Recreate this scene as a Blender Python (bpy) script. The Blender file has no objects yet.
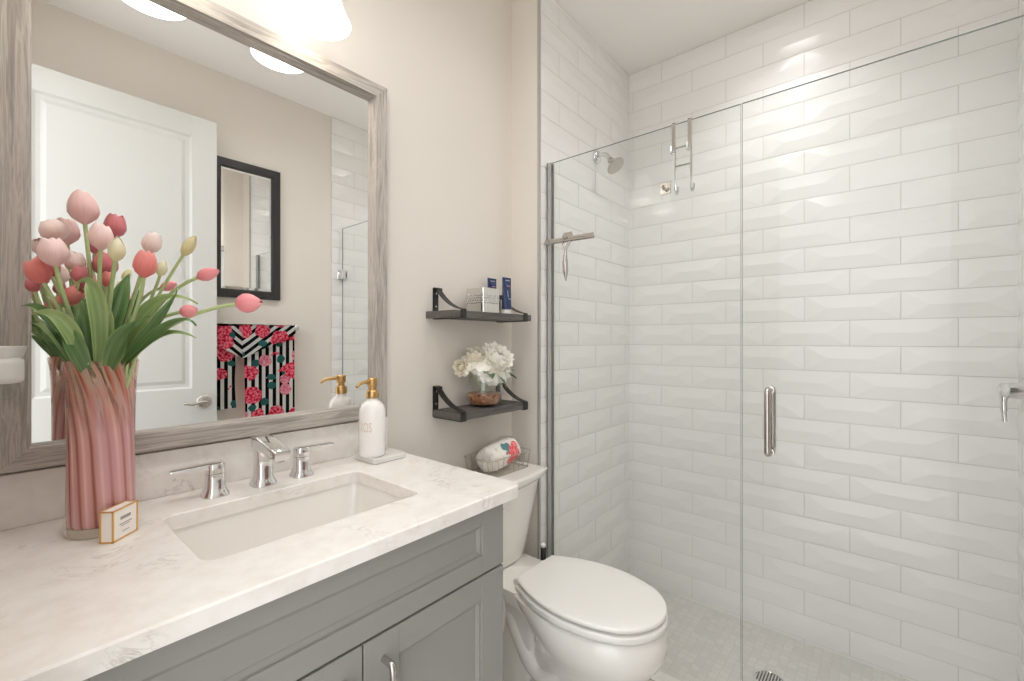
import bpy, bmesh, math, random
from mathutils import Vector, Matrix
random.seed(7)
PI = math.pi
S = bpy.context.scene
C = S.collection

# ------------------------------------------------------------ camera, world, light, exposure
cam = bpy.data.cameras.new('camera')
cam.sensor_width = 36.0
cam.lens = 446.0 / 1024 * 36.0
cam.clip_start = 0.01
camo = bpy.data.objects.new('camera', cam)
camo.location = (0, 0, 1.25)
camo.rotation_euler = (PI / 2, 0, math.radians(40.3 - 90))
C.objects.link(camo)
S.camera = camo
w = bpy.data.worlds.new('world')
S.world = w
w.use_nodes = True
w.node_tree.nodes['Background'].inputs[0].default_value = (0.985, 0.99, 1.0, 1)
w.node_tree.nodes['Background'].inputs[1].default_value = 2.5
_t = w.node_tree
_c = _t.nodes.new('ShaderNodeTexCoord'); _s = _t.nodes.new('ShaderNodeSeparateXYZ'); _r = _t.nodes.new('ShaderNodeValToRGB')
_t.links.new(_c.outputs['Generated'], _s.inputs[0])
_r.color_ramp.elements[0].position = 0.0; _r.color_ramp.elements[0].color = (0.76, 0.75, 0.73, 1)
_r.color_ramp.elements[1].position = 0.12; _r.color_ramp.elements[1].color = (0.955, 0.975, 1.0, 1)
_t.links.new(_s.outputs[2], _r.inputs['Fac'])
_t.links.new(_r.outputs['Color'], _t.nodes['Background'].inputs[0])
S.view_settings.view_transform = 'Standard'
S.view_settings.look = 'None'
S.view_settings.gamma = 1.0
S.view_settings.exposure = 0.27
S.cycles.max_bounces = 14
S.cycles.diffuse_bounces = 10
S.cycles.glossy_bounces = 8
S.cycles.transparent_max_bounces = 24
S.cycles.caustics_reflective = True
S.cycles.caustics_refractive = False
S.cycles.sample_clamp_indirect = 4.0
VANITY_W = 0.10       # each vanity bulb
SHOWER_W = 2.1       # recessed shower light
ROOM_FILL_W = 2.3        # added unseen fill lights in the room ceiling

# ------------------------------------------------------------ dimensions
WALL = 1.185         # vanity wall plane
OPP = -0.323         # wall opposite
JOG = 1.396          # where the shower wall steps forward
TILE = 1.052         # shower head wall plane
BACK = 2.196         # shower end wall plane
ENTRY = -0.008
CEIL = 2.65
GX = 1.46            # shower glass plane
CZ = 0.922           # counter top

# ------------------------------------------------------------ materials
def srgb(r, g, b):
    f = lambda c: c / 12.92 if c <= 0.04045 else ((c + 0.055) / 1.055) ** 2.4
    return (f(r / 255), f(g / 255), f(b / 255), 1)

def pmat(name, col, rough=0.5, metal=0.0, coat=0.0, spec=0.5, emit=None, es=0.0, sss=0.0):
    m = bpy.data.materials.new(name)
    m.use_nodes = True
    b = m.node_tree.nodes['Principled BSDF']
    b.inputs['Base Color'].default_value = col
    b.inputs['Roughness'].default_value = rough
    b.inputs['Metallic'].default_value = metal
    b.inputs['Coat Weight'].default_value = coat
    b.inputs['Coat Roughness'].default_value = 0.05
    b.inputs['Specular IOR Level'].default_value = spec
    if emit:
        b.inputs['Emission Color'].default_value = emit
        b.inputs['Emission Strength'].default_value = es
    if sss:
        b.inputs['Subsurface Weight'].default_value = sss
        b.inputs['Subsurface Radius'].default_value = (0.01, 0.006, 0.004)
    return m

class NB:
    """tiny node builder on a material"""
    def __init__(s, m):
        s.m = m; s.t = m.node_tree; s.n = s.t.nodes; s.b = s.n.get('Principled BSDF')
    def add(s, typ, **kw):
        n = s.n.new(typ)
        for k, v in kw.items():
            if k in n.inputs: n.inputs[k].default_value = v
            else: setattr(n, k, v)
        return n
    def link(s, a, b): s.t.links.new(a, b)
    def obj(s): return s.add('ShaderNodeTexCoord').outputs['Object']
    def mapping(s, vec, scale=(1, 1, 1), rot=(0, 0, 0), loc=(0, 0, 0)):
        n = s.add('ShaderNodeMapping')
        n.inputs['Scale'].default_value = scale
        n.inputs['Rotation'].default_value = rot
        n.inputs['Location'].default_value = loc
        s.link(vec, n.inputs['Vector'])
        return n.outputs['Vector']
    def noise(s, vec, scale, detail=3, rough=0.5, dist=0.0):
        n = s.add('ShaderNodeTexNoise')
        n.inputs['Scale'].default_value = scale
        n.inputs['Detail'].default_value = detail
        n.inputs['Roughness'].default_value = rough
        n.inputs['Distortion'].default_value = dist
        s.link(vec, n.inputs['Vector'])
        return n
    def ramp(s, fac, stops, interp='LINEAR'):
        n = s.add('ShaderNodeValToRGB')
        cr = n.color_ramp
        cr.interpolation = interp
        while len(cr.elements) > 1: cr.elements.remove(cr.elements[-1])
        cr.elements[0].position = stops[0][0]; cr.elements[0].color = stops[0][1]
        for p, c in stops[1:]:
            e = cr.elements.new(p); e.color = c
        s.link(fac, n.inputs['Fac'])
        return n.outputs['Color']
    def math(s, op, a, b=None):
        n = s.add('ShaderNodeMath', operation=op)
        for i, v in enumerate((a, b)):
            if v is None: continue
            if isinstance(v, (int, float)): n.inputs[i].default_value = v
            else: s.link(v, n.inputs[i])
        return n.outputs[0]
    def mix(s, fac, a, b):
        n = s.add('ShaderNodeMix', data_type='RGBA')
        for sock, v in ((n.inputs['Factor'], fac), (n.inputs[6], a), (n.inputs[7], b)):
            if isinstance(v, (int, float)): sock.default_value = v
            elif isinstance(v, tuple): sock.default_value = v
            else: s.link(v, sock)
        return n.outputs[2]
    def base(s, col): s.link(col, s.b.inputs['Base Color'])
    def bump(s, h, strength=0.2, dist=0.01):
        n = s.add('ShaderNodeBump')
        n.inputs['Strength'].default_value = strength
        n.inputs['Distance'].default_value = dist
        s.link(h, n.inputs['Height'])
        s.link(n.outputs['Normal'], s.b.inputs['Normal'])

def paint(name, col, rough=0.6):
    m = pmat(name, col, rough, spec=0.3)
    k = NB(m)
    n = k.noise(k.obj(), 260, 2)
    k.bump(n.outputs['Fac'], 0.06, 0.002)
    return m

def glassy(name, tint, refl=0.5, rough=0.0, body=None, bodyfac=0.0):
    """clear glass: tinted see-through plus a fresnel mirror reflection"""
    m = bpy.data.materials.new(name)
    m.use_nodes = True
    t = m.node_tree
    t.nodes.remove(t.nodes['Principled BSDF'])
    k = NB(m)
    tr = k.add('ShaderNodeBsdfTransparent'); tr.inputs['Color'].default_value = tint
    gl = k.add('ShaderNodeBsdfGlossy'); gl.inputs['Roughness'].default_value = rough
    gl.inputs['Color'].default_value = (1, 1, 1, 1)
    lw = k.add('ShaderNodeLayerWeight'); lw.inputs['Blend'].default_value = 0.5
    f5 = k.math('POWER', lw.outputs['Facing'], 4.5)
    f = k.math('MULTIPLY', k.math('ADD', k.math('MULTIPLY', f5, 0.75), 0.035), refl)
    mx = k.add('ShaderNodeMixShader')
    k.link(f, mx.inputs[0])
    src = tr.outputs[0]
    if body:
        d = k.add('ShaderNodeBsdfDiffuse'); d.inputs['Color'].default_value = body
        m2 = k.add('ShaderNodeMixShader'); m2.inputs[0].default_value = bodyfac
        k.link(tr.outputs[0], m2.inputs[1]); k.link(d.outputs[0], m2.inputs[2]); src = m2.outputs[0]
    k.link(src, mx.inputs[1]); k.link(gl.outputs[0], mx.inputs[2])
    k.link(mx.outputs[0], t.nodes['Material Output'].inputs['Surface'])
    return m

M = {}
M['wall'] = paint('wall_paint', srgb(225, 219, 211))
M['ceiling'] = paint('ceiling_paint', srgb(242, 240, 237), 0.8)
M['trim'] = pmat('white_trim_paint', srgb(208, 208, 205), 0.4)
M['tile'] = pmat('white_tile', srgb(234, 233, 231), 0.18)
M['grout'] = pmat('grout', srgb(204, 201, 195), 0.9)
M['chrome'] = pmat('chrome', (0.82, 0.82, 0.83, 1), 0.08, 1.0)
M['nickel'] = pmat('brushed_nickel', (0.55, 0.52, 0.49, 1), 0.24, 1.0)
M['satin'] = pmat('satin_aluminium', srgb(186, 184, 180), 0.35, 0.5)
M['porcelain'] = pmat('porcelain', srgb(238, 235, 230), 0.12, coat=0.4)
M['seat'] = pmat('seat_plastic', srgb(238, 236, 232), 0.28)
M['mirror'] = pmat('mirror_silver', (0.965, 0.97, 0.965, 1), 0.0, 1.0)
M['cab'] = pmat('grey_cabinet_paint', srgb(148, 147, 142), 0.38)
M['gap'] = pmat('dark_gap', srgb(40, 38, 36), 0.9)
M['black'] = pmat('black_metal', srgb(38, 36, 34), 0.42)
M['blackframe'] = pmat('black_frame', srgb(44, 42, 42), 0.45)
M['gold'] = pmat('brushed_gold', (0.60, 0.385, 0.165, 1), 0.3, 1.0)
M['goldprint'] = pmat('gold_print', srgb(214, 196, 178), 0.5)
M['bottle'] = pmat('white_glass_bottle', srgb(242, 240, 238), 0.1, coat=0.5)
M['glass'] = glassy('shower_glass', (0.970, 0.977, 0.974, 1), 0.28)
M['glassedge'] = pmat('glass_edge', srgb(138, 150, 146), 0.15)
M['clear'] = glassy('clear_glass', (0.96, 0.97, 0.965, 1), 1.0)
M['tray'] = glassy('frosted_tray', (0.9, 0.9, 0.89, 1), 1.2, 0.1, srgb(244, 243, 240), 0.65)
M['navy'] = pmat('navy_plastic', srgb(42, 58, 96), 0.25)
M['white'] = pmat('white_plastic', srgb(240, 239, 236), 0.35)
M['silverprint'] = pmat('pale_print', srgb(196, 200, 214), 0.4)
M['pinkprint'] = pmat('pink_print', srgb(216, 150, 190), 0.4)
M['greyprint'] = pmat('grey_print', srgb(160, 154, 150), 0.6)
M['card'] = pmat('white_card', srgb(246, 240, 234), 0.5)
M['goldfoil'] = pmat('gold_foil', (0.78, 0.46, 0.16, 1), 0.35, 0.7)
M['wire'] = pmat('bronze_wire', (0.50, 0.45, 0.38, 1), 0.35, 0.8)
M['bulb'] = pmat('lamp_bulb', (1, 1, 1, 1), 0.4, emit=(1, 0.93, 0.82, 1), es=3.0)
M['purpleoil'] = glassy('scented_oil', (0.88, 0.88, 0.94, 1), 1.0)
M['hose'] = pmat('supply_hose', srgb(205, 200, 192), 0.35, 0.3)

# lamp shade: lit opal glass
M['shade'] = pmat('opal_glass_shade', srgb(250, 244, 234), 0.2, emit=(1, 0.98, 0.955, 1), es=2.3)
M['downlight'] = pmat('downlight_lens', (1, 1, 1, 1), 0.4, emit=(1, 0.98, 0.96, 1), es=12.0)

def wood(name, axis, dark, light, scale=1.0):
    m = pmat(name, light, 0.5)
    k = NB(m)
    sc = [26 * scale] * 3
    sc[axis] = 1.6 * scale
    v = k.mapping(k.obj(), tuple(sc))
    n = k.noise(v, 2.2, 6, 0.62, 1.4)
    sc2 = [150 * scale] * 3
    sc2[axis] = 5 * scale
    n2 = k.noise(k.mapping(k.obj(), tuple(sc2)), 1.5, 2)
    f = k.math('ADD', k.math('MULTIPLY', n.outputs['Fac'], 0.75), k.math('MULTIPLY', n2.outputs['Fac'], 0.25))
    mid = tuple((a + b) / 2 for a, b in zip(dark, light))
    k.base(k.ramp(f, [(0.30, dark), (0.46, mid), (0.53, light), (0.60, mid), (0.68, light)]))
    k.bump(f, 0.35, 0.003)
    return m
WD, WL = srgb(130, 122, 114), srgb(190, 183, 175)
M['wood_x'] = wood('weathered_wood_horizontal', 0, WD, WL)
M['wood_z'] = wood('weathered_wood_vertical', 2, WD, WL)
M['shelf'] = wood('charcoal_shelf_wood', 0, srgb(66, 62, 60), srgb(104, 99, 96), 1.6)

def quartz():
    m = pmat('white_quartz', srgb(236, 231, 226), 0.22)
    k = NB(m)
    v = k.obj()
    n = k.noise(v, 7.0, 7, 0.62, 1.9)
    d = k.math('ABSOLUTE', k.math('SUBTRACT', n.outputs['Fac'], 0.5))
    vein = k.ramp(d, [(0.0, (1, 1, 1, 1)), (0.011, (0.35, 0.35, 0.35, 1)), (0.028, (0, 0, 0, 1))])
    n2 = k.noise(v, 9.0, 4)
    msk = k.ramp(n2.outputs['Fac'], [(0.52, (0, 0, 0, 1)), (0.66, (1, 1, 1, 1))])
    n3 = k.noise(v, 26.0, 5, 0.6)
    body = k.ramp(n3.outputs['Fac'], [(0.3, srgb(231, 225, 219)), (0.6, srgb(240, 236, 232))])
    k.base(k.mix(k.math('MULTIPLY', k.math('MULTIPLY', vein, msk), 0.6), body, srgb(176, 166, 156)))
    return m
M['quartz'] = quartz()

def mosaic():
    m = pmat('small_grey_mosaic', srgb(205, 202, 196), 0.4)
    k = NB(m)
    v = k.add('ShaderNodeTexVoronoi', feature='DISTANCE_TO_EDGE')
    v.inputs['Scale'].default_value = 32.0
    v.inputs['Randomness'].default_value = 0.25
    k.link(k.obj(), v.inputs['Vector'])
    v2 = k.add('ShaderNodeTexVoronoi', feature='F1')
    v2.inputs['Scale'].default_value = 32.0
    v2.inputs['Randomness'].default_value = 0.25
    k.link(k.obj(), v2.inputs['Vector'])
    bw = k.add('ShaderNodeRGBToBW'); k.link(v2.outputs['Color'], bw.inputs[0])
    cell = k.ramp(bw.outputs[0], [(0.2, srgb(205, 202, 197)), (0.8, srgb(213, 210, 205))])
    g = k.ramp(v.outputs['Distance'], [(0.03, (1, 1, 1, 1)), (0.07, (0, 0, 0, 1))])
    k.base(k.mix(g, cell, srgb(200, 197, 192)))
    return m
M['mosaic'] = mosaic()

def floortile():
    m = pmat('grey_floor_tile', srgb(190, 186, 178), 0.35)
    k = NB(m)
    b = k.add('ShaderNodeTexBrick')
    b.inputs['Color1'].default_value = srgb(200, 195, 188)
    b.inputs['Color2'].default_value = srgb(188, 183, 175)
    b.inputs['Mortar'].default_value = srgb(160, 155, 147)
    b.inputs['Scale'].default_value = 1.0
    b.inputs['Mortar Size'].default_value = 0.003
    b.inputs['Brick Width'].default_value = 0.6
    b.inputs['Row Height'].default_value = 0.3
    k.link(k.obj(), b.inputs['Vector'])
    k.base(b.outputs['Color'])
    return m
M['floortile'] = floortile()

def vase_mat():
    m = pmat('pink_swirled_glass', srgb(200, 140, 130), 0.08, coat=0.6)
    k = NB(m)
    sep = k.add('ShaderNodeSeparateXYZ'); k.link(k.obj(), sep.inputs[0])
    ang = k.math('ARCTAN2', sep.outputs[1], sep.outputs[0])
    z = sep.outputs[2]
    up = k.math('MAXIMUM', k.math('SUBTRACT', z, 0.14), 0.0)
    a2 = k.math('ADD', k.math('ADD', ang, k.math('MULTIPLY', z, 1.1)), k.math('MULTIPLY', k.math('MULTIPLY', up, up), 22.0))
    cx = k.math('COSINE', a2); sx = k.math('SINE', a2)
    comb = k.add('ShaderNodeCombineXYZ')
    k.link(k.math('MULTIPLY', cx, 2.0), comb.inputs[0])
    k.link(k.math('MULTIPLY', sx, 2.0), comb.inputs[1])
    k.link(k.math('MULTIPLY', z, 2.2), comb.inputs[2])
    n = k.noise(comb.outputs[0], 1.5, 2, 0.5, 0.3)
    n2 = k.noise(comb.outputs[0], 2.6, 3, 0.5, 0.4)
    rib = k.math('ADD', k.math('MULTIPLY', k.math('SINE', k.math('ADD', k.math('MULTIPLY', a2, 15.0), k.math('MULTIPLY', k.math('SINE', k.math('MULTIPLY', a2, 2.0)), 1.2))), 0.5), 0.5)
    low = k.ramp(rib, [(0.0, srgb(140, 78, 66)), (0.07, srgb(176, 108, 96)), (0.22, srgb(200, 138, 128)), (0.6, srgb(208, 150, 146)), (0.88, srgb(214, 160, 156)), (1.0, srgb(230, 188, 178))])
    low = k.mix(k.ramp(n.outputs['Fac'], [(0.40, (0, 0, 0, 1)), (0.62, (0.6, 0.6, 0.6, 1))]), low, srgb(204, 152, 160))
    top = k.ramp(n2.outputs['Fac'], [(0.34, srgb(150, 78, 52)), (0.43, srgb(200, 130, 104)), (0.5, srgb(232, 206, 190)),
                                     (0.58, srgb(200, 136, 104)), (0.7, srgb(222, 180, 168))])
    f = k.ramp(z, [(0.17, (0, 0, 0, 1)), (0.265, (1, 1, 1, 1))])
    k.base(k.mix(f, low, top))
    # clear towards the rim
    t = m.node_tree
    tr = k.add('ShaderNodeBsdfTransparent'); tr.inputs['Color'].default_value = (0.97, 0.9, 0.87, 1)
    mx = k.add('ShaderNodeMixShader')
    n3 = k.ramp(n2.outputs['Fac'], [(0.42, (0.1, 0.1, 0.1, 1)), (0.56, (0.85, 0.85, 0.85, 1))])
    k.link(k.math('ADD', k.math('MULTIPLY', f, n3), 0.05), mx.inputs[0])
    k.link(k.b.outputs[0], mx.inputs[1]); k.link(tr.outputs[0], mx.inputs[2])
    k.link(mx.outputs[0], t.nodes['Material Output'].inputs['Surface'])
    return m
M['vase'] = vase_mat()
M['vasefoot'] = glassy('clear_glass_foot', (0.95, 0.93, 0.87, 1), 1.2, 0.02, srgb(240, 232, 216), 0.35)

def petal_mat(name, base, tip, streak=0.35):
    """petal colour runs from the petal's base to its tip (uv v) with fine streaks (uv u)"""
    m = pmat(name, base, 0.45, sss=0.0)
    k = NB(m)
    uv = k.add('ShaderNodeTexCoord').outputs['UV']
    sep = k.add('ShaderNodeSeparateXYZ'); k.link(uv, sep.inputs[0])
    grad = k.ramp(sep.outputs[1], [(0.0, base), (0.85, tip)])
    n = k.noise(k.mapping(uv, (22, 1.2, 1)), 1.0, 2)
    dk = tuple(c * 0.78 for c in base[:3]) + (1,)
    f = k.ramp(n.outputs['Fac'], [(0.45, (0, 0, 0, 1)), (0.7, (1, 1, 1, 1))])
    k.base(k.mix(k.math('MULTIPLY', f, streak), grad, dk))
    k.b.inputs['Sheen Weight'].default_value = 0.15
    return m
PM = {
    'pale': petal_mat('pale_pink_petal', srgb(238, 194, 192), srgb(248, 224, 220)),
    'mid': petal_mat('blush_petal', srgb(230, 182, 180), srgb(242, 206, 202)),
    'rose': petal_mat('rose_petal', srgb(200, 104, 110), srgb(218, 134, 138)),
    'coral': petal_mat('coral_petal', srgb(218, 112, 108), srgb(238, 152, 144)),
    'pink': petal_mat('pink_petal', srgb(224, 126, 134), srgb(236, 158, 160)),
    'white': petal_mat('white_pink_petal', srgb(242, 206, 200), srgb(250, 236, 232)),
    'cream': petal_mat('cream_petal', srgb(222, 215, 168), srgb(243, 237, 214)),
    'green': petal_mat('green_cream_petal', srgb(198, 192, 140), srgb(228, 212, 166)),
    'snow': petal_mat('snow_white_petal', srgb(238, 232, 214), srgb(250, 248, 242), 0.1),
    'ivory': petal_mat('ivory_petal', srgb(228, 220, 196), srgb(246, 241, 228), 0.15),
}
def leaf_mat(name, a, b):
    m = pmat(name, a, 0.4)
    k = NB(m)
    uv = k.add('ShaderNodeTexCoord').outputs['UV']
    n = k.noise(k.mapping(uv, (6, 1.2, 1)), 1.0, 3)
    body = k.ramp(n.outputs['Fac'], [(0.35, a), (0.65, b)])
    sep = k.add('ShaderNodeSeparateXYZ'); k.link(uv, sep.inputs[0])
    rim = k.math('ABSOLUTE', k.math('SUBTRACT', sep.outputs[0], 0.5))
    f = k.ramp(rim, [(0.38, (0, 0, 0, 1)), (0.5, (0.55, 0.55, 0.55, 1))])
    k.base(k.mix(f, body, tuple(min(1, c * 1.5 + 0.05) for c in b[:3]) + (1,)))
    k.b.inputs['Coat Weight'].default_value = 0.25
    return m
M['leaf'] = leaf_mat('tulip_leaf', srgb(70, 104, 58), srgb(110, 142, 84))
M['leaf_light'] = leaf_mat('tulip_leaf_light', srgb(122, 152, 90), srgb(164, 182, 124))
M['stem'] = leaf_mat('tulip_stem', srgb(124, 146, 92), srgb(156, 172, 118))
M['peonyleaf'] = leaf_mat('peony_leaf', srgb(52, 84, 52), srgb(98, 130, 86))

def towel_mat(name, rot, period=0.026, seed=0.0):
    m = pmat(name, (1, 1, 1, 1), 0.95, spec=0.1)
    k = NB(m)
    o = k.obj()
    v = k.mapping(o, (1, 1, 1), (0, rot, 0))
    sep = k.add('ShaderNodeSeparateXYZ'); k.link(v, sep.inputs[0])
    st = k.math('FRACT', k.math('ADD', k.math('DIVIDE', sep.outputs[0], period), 100.0 + seed))
    stripe = k.ramp(st, [(0.0, srgb(22, 22, 26)), (0.5, srgb(230, 230, 226))], 'CONSTANT')
    flat = k.mapping(o, (1, 0.0, 1), (0, 0, 0), (seed, 0, seed * 0.7))
    warp = k.noise(flat, 30, 3)
    def blobs(scale, r, off):
        vv = k.add('ShaderNodeTexVoronoi', feature='F1')
        vv.inputs['Scale'].default_value = scale
        vv.inputs['Randomness'].default_value = 0.55
        k.link(k.mapping(flat, (1, 1, 1), (0, 0, 0), off), vv.inputs['Vector'])
        d = k.math('ADD', vv.outputs['Distance'], k.math('MULTIPLY', k.math('SUBTRACT', warp.outputs['Fac'], 0.5), 0.32))
        return k.math('LESS_THAN', d, r), vv
    teal, _ = blobs(13, 0.29, (0.03, 0, 0.02))
    red, rv = blobs(9.0, 0.44, (0, 0, 0))
    pale, _ = blobs(10, 0.33, (0.5, 0, 0.31))
    n = k.noise(flat, 75, 2)
    redc = k.ramp(n.outputs['Fac'], [(0.36, srgb(198, 34, 68)), (0.48, srgb(236, 78, 108)), (0.60, srgb(248, 146, 162))])
    palec = k.ramp(n.outputs['Fac'], [(0.4, srgb(226, 120, 150)), (0.6, srgb(246, 184, 196))])
    c = k.mix(teal, stripe, srgb(58, 112, 108))
    c = k.mix(pale, c, palec)
    c = k.mix(red, c, redc)
    k.base(c)
    n4 = k.noise(o, 500, 2)
    k.bump(n4.outputs['Fac'], 0.3, 0.002)
    return m

def print_cloth():
    m = pmat('floral_print_cloth', srgb(238, 232, 224), 0.9, spec=0.1)
    k = NB(m)
    o = k.obj()
    warp = k.noise(o, 60, 3)
    def blob(center, rad, amp=0.022):
        vm = k.add('ShaderNodeVectorMath', operation='DISTANCE')
        k.link(o, vm.inputs[0]); vm.inputs[1].default_value = center
        d = k.math('ADD', vm.outputs['Value'], k.math('MULTIPLY', k.math('SUBTRACT', warp.outputs['Fac'], 0.5), amp * 2))
        return k.math('LESS_THAN', d, rad)
    n = k.noise(o, 120, 2)
    coral = k.ramp(n.outputs['Fac'], [(0.4, srgb(222, 96, 100)), (0.6, srgb(242, 148, 148))])
    n5 = k.noise(o, 30, 3, 0.5, 1.0)
    scrib = k.ramp(k.math('ABSOLUTE', k.math('SUBTRACT', n5.outputs['Fac'], 0.5)), [(0.0, srgb(186, 182, 172)), (0.016, srgb(238, 232, 224))])
    c = k.mix(blob((-0.012, -0.044, 0.080), 0.025), scrib, srgb(96, 138, 140))
    c = k.mix(blob((0.016, -0.058, 0.054), 0.036), c, coral)
    c = k.mix(blob((0.030, -0.050, 0.084), 0.020), c, coral)
    k.base(c)
    return m
M['printcloth'] = print_cloth()

def bead_mat():
    m = pmat('mirrored_box', (0.74, 0.72, 0.69, 1), 0.06, 1.0)
    return m
M['mirrorbox'] = bead_mat()
M['crystal'] = pmat('crystal_stud', (0.72, 0.71, 0.70, 1), 0.12, 0.9)
M['amber'] = pmat('amber_gravel', srgb(150, 88, 58), 0.35)
_k = NB(M['amber']); _n = _k.noise(_k.obj(), 60, 4)
_k.base(_k.ramp(_n.outputs['Fac'], [(0.35, srgb(104, 56, 36)), (0.5, srgb(176, 120, 86)), (0.65, srgb(204, 164, 132))]))

# ------------------------------------------------------------ object helpers
ROOT = {}   # object name -> world origin
def put(o, origin):
    ROOT[o.name] = Vector(origin)
    C.objects.link(o)

def thing(name, label, cat, loc, group=None):
    o = bpy.data.objects.new(name, None)
    o.empty_display_size = 0.05
    o.location = loc
    o['label'] = label; o['category'] = cat
    if group: o['group'] = group
    put(o, loc)
    return o

def shade(me, ang=35):
    for p in me.polygons: p.use_smooth = True
    bm = bmesh.new(); bm.from_mesh(me)
    lim = math.radians(ang)
    for e in bm.edges:
        if len(e.link_faces) == 2 and e.calc_face_angle(0) > lim: e.smooth = False
    bm.to_mesh(me); bm.free()

def obj(name, bm, mats, parent=None, smooth=35, origin=None, label=None, recalc=True):
    """link a bmesh (world coordinates) as one object, under parent if given"""
    if recalc: bmesh.ops.recalc_face_normals(bm, faces=bm.faces)
    if parent is not None: org = ROOT[parent.name]
    elif origin is not None: org = Vector(origin)
    else: org = Vector((0, 0, 0))
    if origin is not None and parent is not None:
        o_org = Vector(origin)
    else: o_org = org
    bmesh.ops.translate(bm, verts=bm.verts, vec=-o_org)
    me = bpy.data.meshes.new(name)
    bm.to_mesh(me); bm.free()
    for m in (mats if isinstance(mats, (list, tuple)) else [mats]): me.materials.append(m)
    if smooth: shade(me, smooth)
    o = bpy.data.objects.new(name, me)
    if parent is not None:
        o.parent = parent
        o.location = o_org - org
    else:
        o.location = o_org
    put(o, o_org)
    if label: o['label'] = label
    return o

def tag(o, label, cat, group=None):
    o['label'] = label; o['category'] = cat
    if group: o['group'] = group
    return o

def struct(name, bm, mats, parent=None, smooth=35, recalc=True):
    o = obj(name, bm, mats, parent, smooth, recalc=recalc)
    if parent is None: o['kind'] = 'structure'
    return o

def bx(bm, lo, hi, bev=0.0, seg=2, mi=0):
    lo = Vector(lo); hi = Vector(hi)
    r = bmesh.ops.create_cube(bm, size=1.0)
    vs = r['verts']
    for v in vs:
        v.co = Vector((lo[i] + (v.co[i] + 0.5) * (hi[i] - lo[i]) for i in range(3)))
    fs = set(f for v in vs for f in v.link_faces)
    for f in fs: f.material_index = mi
    if bev > 0:
        es = list(set(e for v in vs for e in v.link_edges))
        g = bmesh.ops.bevel(bm, geom=es, offset=bev, segments=seg, profile=0.5, affect='EDGES')
        for f in g['faces']: f.material_index = mi
    return vs

def box(lo, hi, bev=0.0, seg=2):
    bm = bmesh.new(); bx(bm, lo, hi, bev, seg); return bm

def frame_of(d):
    d = Vector(d).normalized()
    up = Vector((0, 0, 1)) if abs(d.z) < 0.92 else Vector((0, 1, 0))
    s = d.cross(up).normalized()
    return s, s.cross(d).normalized(), d

def lathe(bm, prof, base, axis=(0, 0, 1), seg=32, mi=0, scale=(1, 1), cap=True):
    """prof: list of (radius, height) along axis from base"""
    s, u, d = frame_of(axis)
    base = Vector(base)
    rings = []
    for r, h in prof:
        ring = []
        for i in range(seg):
            t = 2 * PI * i / seg
            ring.append(bm.verts.new(base + d * h + s * (r * scale[0] * math.cos(t)) + u * (r * scale[1] * math.sin(t))))
        rings.append(ring)
    loft(bm, rings, mi, cap)
    return rings

def loft(bm, rings, mi=0, cap=True, closed=True):
    for a, b in zip(rings, rings[1:]):
        n = len(a)
        for i in range(n if closed else n - 1):
            j = (i + 1) % n
            try: f = bm.faces.new((a[i], a[j], b[j], b[i])); f.material_index = mi
            except ValueError: pass
    if cap:
        for r in (rings[0], rings[-1]):
            try: f = bm.faces.new(r); f.material_index = mi
            except ValueError: pass

def tube(bm, pts, rad, seg=12, mi=0, cap=True):
    pts = [Vector(p) for p in pts]
    n = len(pts)
    rads = rad if isinstance(rad, (list, tuple)) else [rad] * n
    dirs = []
    for i in range(n):
        d = pts[min(i + 1, n - 1)] - pts[max(i - 1, 0)]
        dirs.append(d.normalized())
    s, u, d = frame_of(dirs[0])
    rings = []
    for i in range(n):
        if i:
            q = dirs[i - 1].rotation_difference(dirs[i])
            s = q @ s; u = q @ u
        rings.append([bm.verts.new(pts[i] + (s * math.cos(2 * PI * k / seg) + u * math.sin(2 * PI * k / seg)) * rads[i]) for k in range(seg)])
    loft(bm, rings, mi, cap)

def bez(p, n=12):
    """smooth curve through 3 or 4 control points (quadratic / cubic bezier)"""
    p = [Vector(q) for q in p]
    out = []
    for i in range(n + 1):
        t = i / n
        q = list(p)
        while len(q) > 1: q = [a.lerp(b, t) for a, b in zip(q, q[1:])]
        out.append(q[0])
    return out

def spline(p, n=8):
    """Catmull-Rom through the points"""
    p = [Vector(q) for q in p]
    p = [p[0] * 2 - p[1]] + p + [p[-1] * 2 - p[-2]]
    out = []
    for i in range(1, len(p) - 2):
        for k in range(n):
            t = k / n
            a, b, c, d = p[i - 1], p[i], p[i + 1], p[i + 2]
            out.append(0.5 * ((2 * b) + (c - a) * t + (2 * a - 5 * b + 4 * c - d) * t * t + (3 * b - a - 3 * c + d) * t ** 3))
    out.append(p[-2])
    return out

def sheet(bm, grid, mi=0, uvs=True, thick=0.0):
    """grid[v][u] of points -> quads with uv (u across, v along); optional thickness"""
    uvl = bm.loops.layers.uv.verify()
    nv, nu = len(grid), len(grid[0])
    V = [[bm.verts.new(p) for p in row] for row in grid]
    fs = []
    for i in range(nv - 1):
        for j in range(nu - 1):
            try: f = bm.faces.new((V[i][j], V[i][j + 1], V[i + 1][j + 1], V[i + 1][j]))
            except ValueError: continue
            f.material_index = mi
            for l, (a, b) in zip(f.loops, ((i, j), (i, j + 1), (i + 1, j + 1), (i + 1, j))):
                l[uvl].uv = (b / (nu - 1), a / (nv - 1))
            fs.append(f)
    if thick:
        bmesh.ops.solidify(bm, geom=fs, thickness=thick)
    return V

def poly_prism(bm, pts, z0, z1, mi=0):
    a = [bm.verts.new((x, y, z0)) for x, y in pts]
    b = [bm.verts.new((x, y, z1)) for x, y in pts]
    loft(bm, [a, b], mi)

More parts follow.
